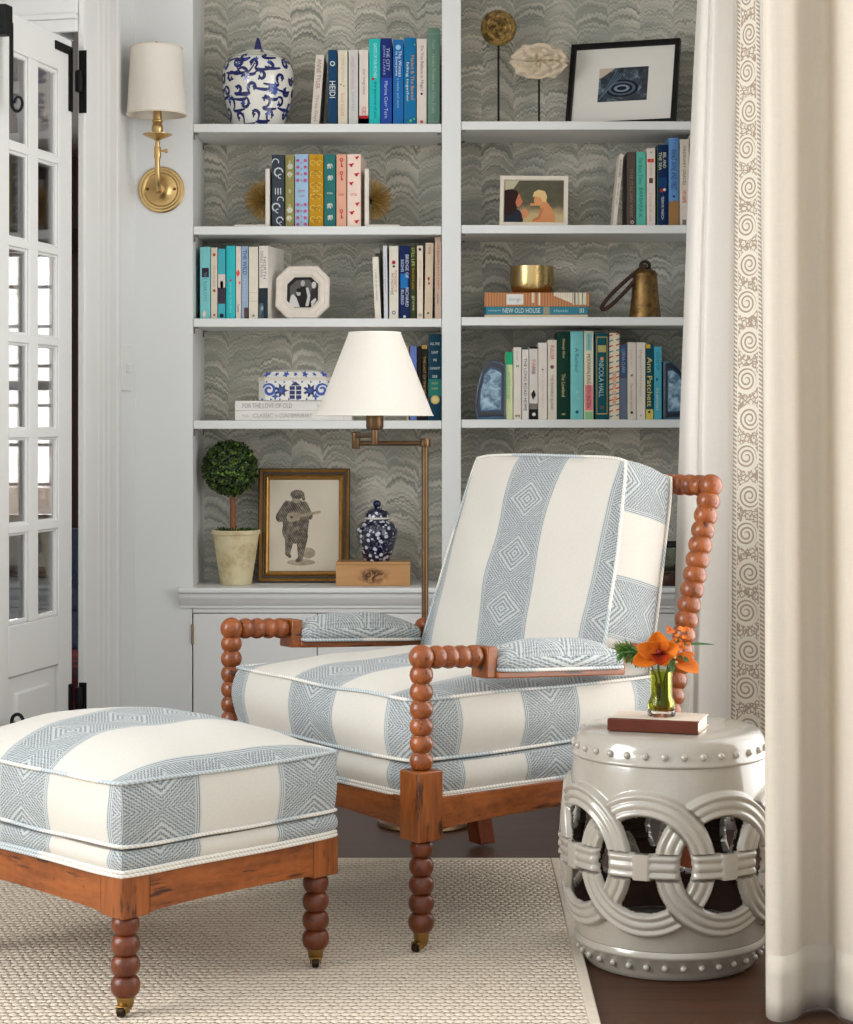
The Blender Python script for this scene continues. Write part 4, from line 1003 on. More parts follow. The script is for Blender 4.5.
book(557,569.8,332,z,'broad dark green hardback with pale gold serif title',(6,50,36),[('George Eliot',.19,.22,.24,.5,(206,196,150)),('The Lowland',.61,.26,.28,.5,(206,196,150)),('III',.94,.24,.02,.5,(206,196,150),1)],hard=True,group=g)
book(570.4,583.4,331.5,z,'broad aqua hardback with a handwritten grey title',(118,190,190),[('A Rumeur',.33,.28,.32,.5,(70,120,130))],motifs=[('flower',(160,200,180),[(.5,.69,.12),(.6,.76,.09)]),('disc',(30,80,110),[(.5,.915,.13)])],hard=True,group=g)
book(584,593.4,331.3,z,'book with stacked cream, pink and green spine panels beside the aqua hardback',(222,214,186),[('MOONWALKING',.43,.34,.42,.5,(60,64,60)),('WITH EINSTEIN',.74,.26,.4,.5,(110,50,60)),('joshua',.12,.16,.35,.5,(70,110,110))],bands=[(.02,.22,.15,.85,(150,196,190)),(.61,.9,.1,.95,(226,134,136)),(.91,1,.1,.95,(140,190,136))],group=g)
book(595,608.8,333.4,z,'dark teal hardback with a gold double border and pale title',(12,78,88),[('NICOLA HALL',.53,.42,.36,.45,(170,200,200))],bands=[(.04,.05,.12,.88,(190,170,90)),(.93,.94,.12,.88,(190,170,90)),(.04,.94,.10,.14,(190,170,90)),(.04,.94,.86,.90,(190,170,90)),(.14,.22,.2,.8,(176,166,110))],motifs=[('flower',(214,150,110),[(.5,.295,.16)]),('disc',(110,80,60),[(.5,.86,.14)])],hard=True,group=g)
st_l=[(0.14,(i+.5)/16,.2) for i in range(16)]; st_r=[(.86,(i+.2)/16,.2) for i in range(16)]
book(609.4,619.4,333,z,'cream book edged with red and blue airmail stripes',(226,214,184),[('TREASURES OF PARIS',.64,.4,.36,.5,(206,70,50))],motifs=[('stripe',(196,40,44),st_l[::2]+st_r[::2]),('stripe',(60,130,160),st_l[1::2]+st_r[1::2])],group=g)
book(619.9,627,344.6,z,'slate blue book with a pale title, right of the airmail-striped book',(60,80,110),[('LORNA CLARK',.22,.32,.5,.5,(150,170,200))],bands=[(.45,1,0,1,(96,108,128))],group=g)
book(627.4,636,342.5,z,'cream book with a small dark red bird',(214,204,190),[('a year of',.2,.2,.3,.45,(186,170,160)),('the house wren',.7,.34,.3,.5,(150,140,130))],motifs=[('bird',(110,34,40),[(.5,.43,.24)]),('disc',(40,38,38),[(.5,.91,.17)])],group=g)
book(636.4,645.4,342.5,z,'cream book with a long faint title, left of the dark teal lettered one',(216,208,194),[('Elegance of the Hours',.4,.6,.36,.45,(170,166,150))],motifs=[('leaf',(90,90,80),[(.5,.95,.13)])],group=g)
book(645.9,653.4,344.6,z,'dark teal book with large pale yellow lettering and a yellow foot',(16,70,82),[('Ann Patchett',.5,.66,.66,.5,(226,206,110))],bands=[(.865,1,0,1,(206,190,90)),(0,.05,0,.6,(206,180,60))],motifs=[('disc',(40,44,50),[(.45,.9,.18)])],group=g)
book(653.9,661.6,346.7,z,'aqua book at the curtain end, next to the second agate bookend',(74,164,184),[('STATE OF',.2,.25,.4,.5,(50,110,140)),('the swimmers',.72,.3,.4,.5,(206,206,170))],motifs=[('leaf',(30,70,100),[(.4,.45,.3)])],group=g)
# agate bookends
def mk_agate():
    m=Mat('blue_agate',.12,spec=.6); x,y,z=m.coords(); u,v,_=m.coords('UV')
    n=m.noise(scale=38,detail=4,dist=1.0); n2=m.noise(scale=9,detail=3)
    f=u+ (n2-.5)*.25
    cr=m.mix(n.ss(.3,.7),(44,82,112),(160,190,206)); cr=m.mix(n2.ss(.52,.60)*.85,cr,(14,34,58))
    bands=m.mix(((f*60).sin()).ss(-.4,.6),(18,46,80),(60,120,160))
    c=m.mix(f.ss(.62,.70),cr,m.mix(f.ss(.70,.76),bands,(8,15,32))); c=m.mix(f.ss(.9,.96),c,(60,96,120))
    m.set('Base Color',c); m.set('Coat Weight',.2); m.set('Roughness',.3); return m.m
AGATE=mk_agate()
def agate(px0,px1,ptop,lab,pts,Y=5.98):
    x0,x1=X(px0,Y),X(px1,Y); zs=SR[3]; H=Z(ptop,Y)-zs
    t=thing('agate_bookend',lab,'bookend',((x0+x1)/2,Y,zs+.0004),group='blue agate bookends'); w=x1-x0
    n=len(pts); cen=(sum(p[0] for p in pts)/n,sum(p[1] for p in pts)/n)
    mb=MB(); seg=64
    def outl(a):
        k=a*n; i=int(k)%n; f=k-int(k); f=f*f*(3-2*f)*.5+f*.5
        p,q=pts[i],pts[(i+1)%n]; r=1+.03*noise.noise(Vector((a*30,px0,0)))
        return Vector(((p[0]+(q[0]-p[0])*f-.5)*w*1, 0, max(0,(p[1]+(q[1]-p[1])*f)*H)))*1
    c3=Vector(((cen[0]-.5)*w,0,cen[1]*H))
    for y,flip in ((-.03,1),(.03,-1)):
        mb.grid(lambda i,j:(c3.lerp(outl(i%1.0),j)+Vector((0,y+(0 if j<.99 else -.002*flip*-1),0))),seg,10,lambda i,j:(j,i),closed_u=True)
    mb.grid(lambda i,j:(outl(i%1.0)*1.0+Vector((0,-.03+.06*j,0))),seg,3,lambda i,j:(.99,i),closed_u=True)
    mb.build('agate_slab',AGATE,t,smooth=40); return t
agate(475,505.4,361,'blue agate bookend with a crystal face, beside the green and yellow book',[(.06,.0),(.0,.2),(.05,.5),(.22,.85),(.5,1.0),(.85,.97),(1.0,.92),(1.0,.45),(1.0,.0),(.6,0)])
agate(662.2,694,361,'blue agate bookend partly hidden by the curtain, beside the aqua book',[(0,.0),(0,.5),(0,.98),(.2,1.0),(.5,.86),(.8,.55),(.97,.3),(1.0,.1),(.95,.0),(.5,0)])
# ---- lying books
def lying(px0,px1,pt,pb,zs,label,c,text=(),bands=(),dp=.2,Y=5.95,group=None,hard=True,over=None):
    x0,x1=X(px0,Y),X(px1,Y); h=(pb-pt)*Y/F-.0005; w=x1-x0
    t=thing('book',label,'book',((x0+x1)/2,Y,zs),group=group)
    cm=P(c,.5,var=.04,scale=20); m=MB().box(-w/2,w/2,0,dp,0,.0025); m.box(-w/2,w/2,0,dp,h-.0025,h); m.box(-w/2,w/2,-.002,.0015,0,h); m.build('cover',over or cm,t,bevel=.0008)
    MB().box(-w/2+.003,w/2-.003,.0016,dp-.004,.0026,h-.0026).build('page_block',PAGES,t)
    for (xa,xb,za,zb_,bc_) in bands: MB().box(-w/2+w*xa,-w/2+w*xb,-.0027,-.0018,h*(1-zb_),h*(1-za)).build('spine_panel',ink(bc_),t)
    for (s_,xc,L,hf,zc,tc) in text: text_mesh(s_,w*L,h*hf,ink(tc),t,Matrix.Translation((-w/2+w*xc,-.0030,h*(1-zc)))@FLAT)
    return h
z=SL[3]+.0004; g='large white books under the porcelain box'
h=lying(235,352,410.6,420.6,z,'lower white book of the pair under the blue and white porcelain box',(226,222,216),[('CLASSIC',.24,.17,.42,.5,(176,172,166)),('to',.355,.02,.3,.52,(186,180,174)),('CONTEMPORARY',.52,.28,.42,.5,(176,172,166)),('from',.09,.05,.3,.5,(186,180,174))],bands=[(.93,.934,0,1,(190,186,180))],group=g,dp=.22)
z+=h+.0004
h=lying(235,343,400.8,410.6,z,'upper white book of the pair, directly under the blue and white porcelain box',(224,220,214),[('FOR THE LOVE OF OLD',.30,.46,.5,.5,(170,166,160)),('house',.82,.12,.3,.5,(190,186,180))],group=g,dp=.21)
zbox=z+h+.0004
z=SR[2]+.0004; g='books lying under the brass bowl'
lying(484.5,588,314.6,317.9,z,'thin cream booklet at the bottom of the stack under the brass bowl',(206,190,160),group=g,dp=.19)
z+=3.3*5.95/F+.0002
h=lying(484,588,306.6,314.4,z,'teal book with white capitals, middle of the stack under the brass bowl',(44,122,138),[('NEW OLD HOUSE',.36,.36,.62,.5,(214,226,226)),('creating the',.10,.12,.3,.5,(190,214,216)),('classic',.74,.14,.4,.5,(170,204,208)),('III',.94,.04,.6,.5,(206,220,220))],bands=[(.57,.63,0,1,(150,150,130)),(.0,.02,0,1,(30,84,100))],group=g,dp=.2)
z+=h+.0004
def mk_striped():
    m=Mat('orange_slatted_cover',.55); x,y,zz=m.coords(); s_=((x*2*PI/.0085).sin()).ss(-.85,-.6)
    m.set('Base Color',m.mix(s_,(140,86,46),(186,124,74))); return m.m
sb=[(.21,.37,.12,.86,(222,222,216)),(.45,.475,.0,.72,(220,206,180)),(.515,.53,0,.9,(226,214,190))]+[(.66+.022*k,.68+.022*k,0,.25+.07*k if k<8 else .9,(222,212,190)) for k in range(8)]+[(.84,.97,.0,.86,(210,204,180))]+[(.855,.865,0,.9,(176,150,110)),(.89,.895,0,.9,(176,150,110)),(.93,.935,0,.9,(176,150,110))]
h=lying(484.4,589.5,292,306.2,z,'thick orange slatted book with cream drips, top of the stack under the bowl',(186,124,74),[('design',.29,.12,.3,.5,(170,170,166))],sb,group=g,dp=.2,over=mk_striped())
zbowl=z+h+.0005
# ---- brass bowl
Y=6.03; s=F/Y
t=thing('brass_bowl','round polished brass bowl on top of the slatted orange book','bowl',(X(532,Y),Y,zbowl))
r=22*Y/F; H=27.3*Y/F
pr=[(.001,0),(r*.72,0),(r*.86,.004),(r*.95,.014),(r*.985,.03),(r,.05),(r*.99,H),(r*.96,H),(r*.965,.05),(r*.93,.03),(r*.88,.014),(r*.7,.006),(.001,.005)]
MB().lathe(pr,56,cap=False).build('bowl',P((192,166,112),.26,1,var=.06,scale=20),t,smooth=60)
# ---- bell
Y=6.02; z=SR[2]+.0004
t=thing('bronze_bell','aged bronze bell with a twisted rope handle on the third right shelf','bell',(X(645,Y),Y,z))
k=Y/F
def mk_bronze():
    m=Mat('aged_bronze',.45,.85); n=m.noise(scale=40,detail=5,rough=.7); m.set('Base Color',m.mix(n.ss(.38,.8),(140,110,66),(58,44,32))); m.bump(n,.4,.002); return m.m
BRZ=mk_bronze()
MB().lathe([(16*k,0),(16.2*k,.004),(15.4*k,.02),(13.6*k,.07),(12.2*k,43*k),(12.6*k,43.6*k),(12.2*k,45*k),(10.5*k,48*k),(5*k,50*k),(.001,50.5*k)],40).build('bell_body',BRZ,t,smooth=50)
IRON=P((44,34,28),.7,var=.3,scale=80,bump=.6,bscale=120)
m=MB(); m.tube([(4.5*k*math.cos(a),0,53*k+4.5*k*math.sin(a)) for a in [2*PI*i/16 for i in range(16)]],.0055,10,True); m.build('ring',IRON,t)
lp=[]
A=Vector((0,-.012,53*k)); B=Vector((-44*k,-.035,9*k)); dd=(B-A); nn=Vector((-dd.z,0,dd.x)).normalized()
for i in range(40):
    a=2*PI*i/40; q=(1-math.cos(a))/2; lp.append(A+dd*q+nn*(.016*math.sin(a)*(.45+.55*q)))
m=MB(); m.tube(lp,.0058,8,True)
for ph in (0,PI):
    tw=[]
    for i in range(160):
        f=i/160*40; i0=int(f)%40; p=lp[i0].lerp(lp[(i0+1)%40],f-int(f)); a=i/160*2*PI*26+ph
        tw.append(p+Vector((0,math.cos(a),0))*.0042+nn*math.sin(a)*.0042)
    m.tube(tw,.0032,6,True)
m.build('rope_handle',P((64,46,36),.85,var=.3,scale=120,bump=.5),t,smooth=70)

# ---- ginger jar, top left
Y=6.02; z=SL[0]+.0004; k=Y/F
gj=thing('ginger_jar','large white ginger jar with cobalt blue scrolling vines and a pointed lid knob','jar',(X(258,Y),Y,z))
hj=71*k
k_z=k*1.055
def jr(zz):
    pts=[(0,24),(5,26.5),(14,30),(25,33),(38,35.3),(50,36),(58,34.8),(63,32.5),(67,28),(70.5,20.5),(72.5,14)]
    for (za,ra),(zb_,rb) in zip(pts,pts[1:]):
        if za<=zz<=zb_: return ra+(rb-ra)*(zz-za)/(zb_-za)
    return pts[-1][1]
def jrs(zz): return sum(jr(min(72.5,max(0,zz+d))) for d in (-3,-1.5,0,1.5,3))/5
PORC=P((226,224,216),.14,var=.02,scale=5,coat=.5); COB=P((24,32,92),.15,var=.25,scale=60,coat=.5); COB2=P((52,80,160),.15,var=.2,scale=60,coat=.5)
NJ=48
MB().lathe([(jrs(0)*k-.004,0)]+[(jrs(66*i/NJ)*k,66*i/NJ*k_z) for i in range(NJ+1)],64).build('body',PORC,gj,smooth=60)
lid=MB().lathe([(jrs(66)*k+.0012,66.2*k_z)]+[((jrs(66+6.5*i/10))*k+.0012,(66.2+6.5*i/10)*k_z) for i in range(1,11)]+[(4*k,75.2*k_z),(.001,75.4*k_z)],64).build('lid',PORC,gj,smooth=60)
MB().lathe([(4.0*k,75*k_z),(4.2*k,75.6*k_z),(3.4*k,79*k_z),(2.2*k,84*k_z),(1.2*k,86.5*k_z),(.0008,87*k_z)],24).build('knob',COB,lid,smooth=60)
def on_jar(a,zz,off=.0009):
    zz=max(.8,zz); r=jrs(zz)*k+off+(.0014 if zz>64.5 else 0); return Vector((r*math.sin(a),-r*math.cos(a),zz*k_z))
def ribbon(mb,path,w,fn,off):
    n=len(path); vs=[]
    for i,(a,zz) in enumerate(path):
        a0,z0=path[max(0,i-1)]; a1,z1=path[min(n-1,i+1)]
        da,dz=(a1-a0)*34,(z1-z0); l=math.hypot(da,dz) or 1; nx,nz=-dz/l,da/l
        ww=w*(.35+.65*math.sin(PI*min(.97,(i+.6)/n))**.7)
        for sgn in (-1,1): vs.append(fn(a+sgn*nx*ww/34,zz+sgn*nz*ww,off))
    mb.add(vs,[(2*i,2*i+1,2*i+3,2*i+2) for i in range(n-1)])
def blob(mb,a,zz,r,fn,off,lob=5,seed=0):
    vs=[fn(a,zz,off)]; n=20
    for i in range(n):
        t_=2*PI*i/n; q=r*(.72+.3*math.cos(lob*t_+seed)); vs.append(fn(a+q*math.cos(t_)/34,zz+q*math.sin(t_),off))
    mb.add(vs,[(0,1+i,1+(i+1)%n) for i in range(n)])
def spiral(a,zz,r,turn,dirn,ph):
    return [(a+dirn*r*(1-.72*i/16)*math.cos(ph+turn*i/16)/34, zz+r*(1-.72*i/16)*math.sin(ph+turn*i/16)) for i in range(17)]
rnd=random.Random(11); vm=MB(); bm_=MB()
for row,(zz,n) in enumerate(((10,11),(22,12),(34,13),(46,13),(57,12),(67,8))):
    for i in range(n):
        a=2*PI*(i+.5*(row%2)+rnd.uniform(-.16,.16))/n; z_=zz+rnd.uniform(-2.5,2.5); d=rnd.choice((-1,1)); r=rnd.uniform(4.6,6.8); ph=rnd.uniform(0,6.28)
        ribbon(vm,spiral(a,z_,r,rnd.uniform(3.8,5.2),d,ph),1.5,on_jar,.0009)
        e=spiral(a,z_,r,4.4,d,ph)[0]; ribbon(vm,[(e[0]+d*.05*q*q*.4,e[1]-1.6*q+.3*q*q) for q in [x*.6 for x in range(9)]],1.5,on_jar,.0010)
        c=spiral(a,z_,r,4.4,d,ph)[16]; blob(vm,c[0],c[1],2.6,on_jar,.0011,3,ph)
        for q in (4,8,12):
            e2=spiral(a,z_,r,4.4,d,ph)[q]; blob(vm,e2[0]+rnd.uniform(-.03,.03),e2[1]+rnd.uniform(-1,1),rnd.uniform(1.2,2.2),on_jar,.0010,3,ph+q)
        if rnd.random()<.5: blob(bm_,a+rnd.uniform(-.1,.1),z_+rnd.uniform(-6,6),rnd.uniform(2.2,3.2),on_jar,.0012,5,ph)
for a in (.55,-2.2,2.4): 
    blob(bm_,a,34,6.2,on_jar,.0013,5,.4); blob(vm,a,34,1.6,on_jar,.0016,5)
for a0 in (-.55,1.5,3.6): ribbon(vm,[(a0+.10*q,56-7*q+1.4*q*q-.02*q**3) for q in [x*.35 for x in range(17)]],1.0,on_jar,.0010)
vm.build('vine_painting',COB,gj); bm_.build('blossom_painting',COB2,gj)

# ---- porcelain box
Y=6.0; k=Y/F
px=thing('porcelain_box','blue and white porcelain box with a domed lid on the white books','box',(X(297,Y),Y,zbox))
hw,hd=37*k,.060; ch_=.022
def octo(s_=1,dx=0): 
    a,b=hw*s_+dx,hd*s_+dx; c=ch_
    return [(-a,-b+c),(-a+c,-b),(a-c,-b),(a,-b+c),(a,b-c),(a-c,b),(-a+c,b),(-a,b-c)]
def loft(mb,rings):
    n=8; vs=[(x,y,z) for poly,z in rings for x,y in poly]
    mb.add(vs,[(r*n+i,r*n+(i+1)%n,r*n+n+(i+1)%n,r*n+n+i) for r in range(len(rings)-1) for i in range(n)]+[tuple(range(n-1,-1,-1)),tuple(len(rings)*n-n+i for i in range(n))])
    return mb
hb=20.2*k
loft(MB(),[(octo(.97),0),(octo(1),.002),(octo(1),hb)]).build('body',PORC,px,smooth=25)
lid=loft(MB(),[(octo(1,.0015),hb+.0004),(octo(1,.0015),hb+2.6*k),(octo(.96),hb+3.4*k),(octo(.80),hb+8.5*k),(octo(.62),hb+10.5*k),(octo(.3),hb+11.2*k)]).build('lid',PORC,px,smooth=25)
loft(MB(),[(octo(1,.0021),hb+.8*k),(octo(1,.0021),hb+2.0*k)]).build('gilt_band',P((206,196,168),.35),lid)
fr_=lambda a,zz,off: Vector((a*34*k,-hd-off,zz*k))
vm=MB(); b2=MB()
for x0 in (-1,-.55,.55,1):
    x=x0*26; 
    if abs(x0)<.8: blob(vm,x/34,10,7.6,fr_,.0006,7); blob(b2,x/34,10,3.2,fr_,.0010,5)
    else:
        ribbon(b2,spiral(x/34,10.5,6.6,8.5,1 if x0>0 else -1,.4),1.5,fr_,.0006); blob(b2,(x+6*(1 if x0<0 else -1))/34,4.2,3.4,fr_,.0006,4)
for gx_ in (-3.2,3.2):
    for gz in (3.5,8,12.5): vm.add([fr_((gx_-2.6)/34,gz-1.9,.0006),fr_((gx_+2.6)/34,gz-1.9,.0006),fr_((gx_+2.6)/34,gz+1.9,.0006),fr_((gx_-2.6)/34,gz+1.9,.0006)],[(0,1,2,3)])
vm.add([fr_(-5/34,15,.0006),fr_(5/34,15,.0006),fr_(0,19,.0006)],[(0,1,2)])
for i in range(16): blob(b2,(-33+66*i/15)/34,18.6 if i%2 else 1.4,1.3,fr_,.0005,3)
vm.build('painting',COB,px); b2.build('light_blue_painting',COB2,px)
lf=lambda a,zz,off: Vector((a*34*k*(1-.14*zz/5), -hd*(.965-.16*zz/5.1)-off-.0003, hb+(3.4+zz)*k+off))
vm=MB()
for i in range(7): blob(vm,(-30+60*i/6)/34,2.4,2.3 if i%2 else 3.4,lf,.0008,5)
vm.build('lid_painting',COB2,lid)

# ---- frames
def frame(name,label,cat,loc,w,h,fw,fd,mat,tilt,yaw,art,matw=0,matc=(226,222,214),prof=None,roll=0):
    """upright frame, origin at the middle of its lower edge, leaning back by tilt"""
    t=thing(name,label,cat,loc,rot=(R(-tilt),R(roll),R(yaw)))
    m=MB()
    pf=prof or [(0,0),(0,-fd),(fw*.85,-fd),(fw,-fd*.6),(fw,0)]
    n=len(pf); cs=[(-w/2,0,1,1),(w/2,0,-1,1),(w/2,h,-1,-1),(-w/2,h,1,-1)]
    vs=[(x+sx*d,y,z+sz*d) for x,z,sx,sz in cs for d,y in pf]
    m.add(vs,[(c*n+i,c*n+(i+1)%n,((c+1)%4)*n+(i+1)%n,((c+1)%4)*n+i) for c in range(4) for i in range(n)])
    m.build('frame',mat,t,smooth=25)
    MB().box(-w/2+fw*.4,w/2-fw*.4,-.001,.003,fw*.4,h-fw*.4).build('backing_board',P((120,104,84),.8),t)
    a=fw*.9
    if matw:
        MB().box(-w/2+a,w/2-a,-fd*.45,-.0012,a,h-a).build('mat_board',P(matc,.8,var=.01),t)
        aw=matw; art(t,-w/2+a+aw[0],w/2-a-aw[0],a+aw[1],h-a-aw[1],-fd*.45-.0004)
    else: art(t,-w/2+a,w/2-a,a,h-a,-fd*.45)
    # easel strut behind
    ang=tilt
    m=MB().box(-.02,.02,.0032,.006,h*.12,h*.62); m.build('easel_back',P((40,36,34),.7),t)
    return t
def sheet(t,name,x0,x1,z0,z1,y,mat): return MB().box(x0,x1,y,y+.0006,z0,z1).build(name,mat,t)
def polyart(t,x0,x1,z0,z1,y,items,name='picture'):
    for i,(c,pts) in enumerate(items):
        yy=y-.00012*(i+1); m=MB(); m.add([(x0+(x1-x0)*u,yy,z0+(z1-z0)*(1-v)) for u,v in pts],[tuple(range(len(pts)))])
        m.build(name,ink(c,.5),t,smooth=0)
def ell(cx,cz,rx,rz,n=20,a0=0): return [(cx+rx*math.cos(2*PI*k/n+a0),cz+rz*math.sin(2*PI*k/n+a0)) for k in range(n)]
# black frame with small dark print
def art1(t,x0,x1,z0,z1,y):
    m=Mat('dark_print',.4); n=m.noise(scale=22,detail=5,dist=1.5); m.set('Base Color',m.ramp(n,[(.35,(18,24,32)),(.55,(44,56,68)),(.68,(120,140,154))])); sheet(t,'print',x0,x1,z0,z1,y,m.m)
    it=[((196,180,160),[(0,0),(.33,0),(.05,.28),(0,.3)])]
    for q in range(5): it.append(((60+22*q,74+22*q,88+22*q) if q%2 else (24,30,38),ell(.48,.62,.34-.06*q,.26-.05*q,18,.2)))
    for q in range(4): it.append(((96,116,132),[(.02+.06*q,.95-.1*q),(.34+.05*q,.12+.02*q),(.355+.05*q,.13+.02*q),(.035+.06*q,.96-.1*q)]))
    polyart(t,x0,x1,z0,z1,y,it)
Y=6.03
frame('picture_frame','black frame with wide white mat and small dark print on the top right shelf','picture frame',(X(620,Y)+.002,Y,SR[0]+.0006),.345,.284,.0165,.02,P((10,9,10),.4,spec=.25),17,-18,art1,matw=(.080,.070))
# mother and child snapshot
def art2(t,x0,x1,z0,z1,y):
    m=Mat('snapshot_ground',.4); x,yy,z=m.coords(); n=m.noise(scale=40,detail=4); m.set('Base Color',m.mix(((z-.02)*20+n).ss(.7,1.6),m.mix(n,(176,150,100),(206,180,130)),m.mix(n,(44,42,26),(96,90,58)))); sheet(t,'print',x0,x1,z0,z1,y,m.m)
    it=[((186,180,150),[(0,0),(.26,0),(.16,.2),(0,.24)]),((40,44,56),[(.0,1),(.0,.62),(.12,.66),(.26,.7),(.33,.85),(.32,1)]),((48,26,26),[(.0,.26),(.08,.22),(.2,.24),(.27,.36),(.24,.62),(.16,.8),(.04,.85),(.0,.8)]),((196,118,84),[(.2,.34),(.26,.32),(.29,.44),(.315,.5),(.28,.6),(.22,.64),(.19,.5)]),((48,26,26),[(.1,.22),(.22,.25),(.24,.33),(.2,.5),(.18,.7),(.08,.72)]),
        ((206,140,92),[(.58,.52),(.70,.48),(.80,.66),(.86,.9),(.84,1),(.52,1),(.46,.94),(.6,.92),(.64,.8)]),((214,150,100),ell(.58,.47,.08,.12)),((222,190,130),[(.48,.4),(.5,.28),(.58,.22),(.68,.26),(.72,.38),(.70,.52),(.64,.5),(.62,.42),(.54,.38)]),((214,150,100),[(.44,.55),(.6,.53),(.6,.6),(.44,.6)]),((204,136,92),[(.30,.72),(.36,.66),(.42,.76),(.38,.88),(.31,.9)]),((190,120,80),[(.62,.66),(.67,.66),(.6,.92),(.5,.97),(.48,.93),(.57,.86)])]
    polyart(t,x0,x1,z0,z1,y,it)
Y=5.985
frame('photo_frame','white frame holding a colour snapshot of a woman and a small child','picture frame',(X(533.5,Y),Y,SR[1]+.0022),.208,.158,.0135,.012,P((222,212,196),.6,var=.05,scale=60),9,-3,art2,roll=.8)
# octagonal frame
Y=5.965; k=Y/F
def oct_frame():
    t=thing('octagonal_frame','white octagonal frame with a black and white snapshot, beside the turned cream book','picture frame',(X(302.3,Y),Y,SL[2]+.0006),rot=(R(-10),0,R(-4)))
    Ro=27*k; c=Ro*.46
    def oc(q): 
        d=Ro*q; e=c*q
        return [(-d,-d+e),(-d+e,-d),(d-e,-d),(d,-d+e),(d,d-e),(d-e,d),(-d+e,d),(-d,d-e)]
    rings=[(oc(1),.0),(oc(1),-.012),(oc(.96),-.016),(oc(.86),-.017),(oc(.82),-.014),(oc(.70),-.014),(oc(.67),-.016),(oc(.58),-.010),(oc(.575),0)]
    n=8; m=MB(); m.add([(x,y,z+Ro) for poly,y in rings for x,z in poly],[(r*n+i,r*n+(i+1)%n,((r+1)%len(rings))*n+(i+1)%n,((r+1)%len(rings))*n+i) for r in range(len(rings)) for i in range(n)])
    m.build('frame',P((222,212,200),.6,var=.05,scale=60),t,smooth=20)
    m=MB(); p=oc(.62); m.add([(x,y,z+Ro) for y in (-.008,-.001) for x,z in p],[tuple(range(8)),tuple(range(15,7,-1))]+[(i,(i+1)%8,8+(i+1)%8,8+i) for i in range(8)]); m.build('print',ink((40,38,38),.5),t,smooth=0)
    d=Ro*.58; it=[((90,88,86),[(.08,.3),(.3,.1),(.7,.08),(.9,.3),(.9,.6),(.1,.6)]),((206,202,198),[(.06,.98),(.12,.62),(.2,.55),(.3,.66),(.42,.98)]),((190,186,182),ell(.38,.5,.075,.11)),((30,28,28),ell(.38,.43,.085,.07)),((176,172,168),ell(.5,.2,.07,.1)),((36,34,34),[(.42,.32),(.6,.3),(.66,.55),(.62,.98),(.46,.98)]),((196,192,188),[(.6,.35),(.68,.34),(.76,.62),(.7,.95),(.6,.95),(.66,.64)]),((200,196,192),ell(.86,.26,.075,.11)),((50,48,48),[(.78,.4),(.93,.38),(.96,.8),(.82,.95),(.74,.7)]),((200,196,192),[(.78,.8),(.92,.68),(.95,.76),(.8,.97)])]
    polyart(t,-d,d,Ro-d,Ro+d,-.0081,it)
    MB().box(-.016,.016,.0005,.003,.02,Ro*1.3).build('easel_back',P((60,54,48),.7),t)
oct_frame()
# gold framed drawing on the ledge
def art4(t,x0,x1,z0,z1,y):
    m=Mat('toned_paper',.8); n=m.noise(scale=9,detail=4); m.set('Base Color',m.mix(n,(206,194,172),(222,212,192))); sheet(t,'drawing_paper',x0,x1,z0,z1,y,m.m)
    g=Mat('charcoal_strokes',.9); nn=g.noise(scale=70,detail=5); xx,yy_,zz=g.coords(); hx=((xx*1.0+zz*.6)*900).sin()*.12; g.set('Base Color',g.ramp(nn+hx,[(.3,(70,64,58)),(.5,(104,96,86)),(.72,(150,138,120))]))
    l=Mat('pencil_wash',.9); nn=l.noise(scale=50,detail=5); l.set('Base Color',l.ramp(nn,[(.35,(150,138,118)),(.7,(184,170,146))]))
    def cap(p,q,w0,w1):
        dx,dy=q[0]-p[0],q[1]-p[1]; L=math.hypot(dx,dy); nx,ny=-dy/L,dx/L; a0=math.atan2(ny,nx)
        return [(p[0]+w0*math.cos(a0+PI*k/8),p[1]+w0*math.sin(a0+PI*k/8)) for k in range(9)]+[(q[0]+w1*math.cos(a0+PI+PI*k/8),q[1]+w1*math.sin(a0+PI+PI*k/8)) for k in range(9)]
    for i,(mm,pts) in enumerate(((l.m,ell(.46,.90,.20,.035)),(l.m,ell(.56,.80,.10,.06)),
        (g.m,cap((.30,.60),(.27,.80),.075,.035)),(g.m,cap((.47,.62),(.45,.85),.085,.035)),(g.m,cap((.26,.80),(.30,.835),.03,.02)),(g.m,cap((.45,.86),(.40,.885),.035,.02)),
        (g.m,ell(.37,.56,.185,.14)),(g.m,[(.24,.30),(.32,.23),(.46,.23),(.54,.31),(.57,.46),(.54,.62),(.22,.62),(.19,.46)]),
        (g.m,cap((.26,.30),(.15,.41),.07,.055)),(g.m,cap((.15,.41),(.28,.44),.05,.03)),(g.m,cap((.50,.30),(.58,.40),.06,.04)),
        (l.m,ell(.385,.205,.062,.055)),(g.m,ell(.40,.165,.10,.05)),(g.m,cap((.47,.17),(.49,.215),.03,.02)),
        (l.m,cap((.30,.415),(.40,.405),.05,.045)),(l.m,cap((.40,.405),(.72,.355),.018,.014)),(g.m,ell(.32,.412,.022,.016)),(l.m,ell(.29,.44,.025,.018)),(l.m,ell(.57,.385,.025,.018)))):
        mb=MB(); mb.add([(x0+(x1-x0)*u,y-.00012*(i+1),z0+(z1-z0)*(1-v)) for u,v in pts],[tuple(range(len(pts)))]); mb.build('charcoal_figure',mm,t,smooth=0)
GOLD=Mat('aged_gilt',.36,.6); n=GOLD.noise(scale=50,detail=4); GOLD.set('Base Color',GOLD.mix(n,(136,98,46),(190,146,78)))
DKW=P((38,24,16),.35,coat=.3)
Y=6.09; fw=.036
pf=[(0,0),(0,-.022),(.005,-.026),(.009,-.022),(.012,-.016),(.018,-.013),(.022,-.017),(.026,-.020),(.030,-.018),(.033,-.010),(fw,-.008),(fw,0)]
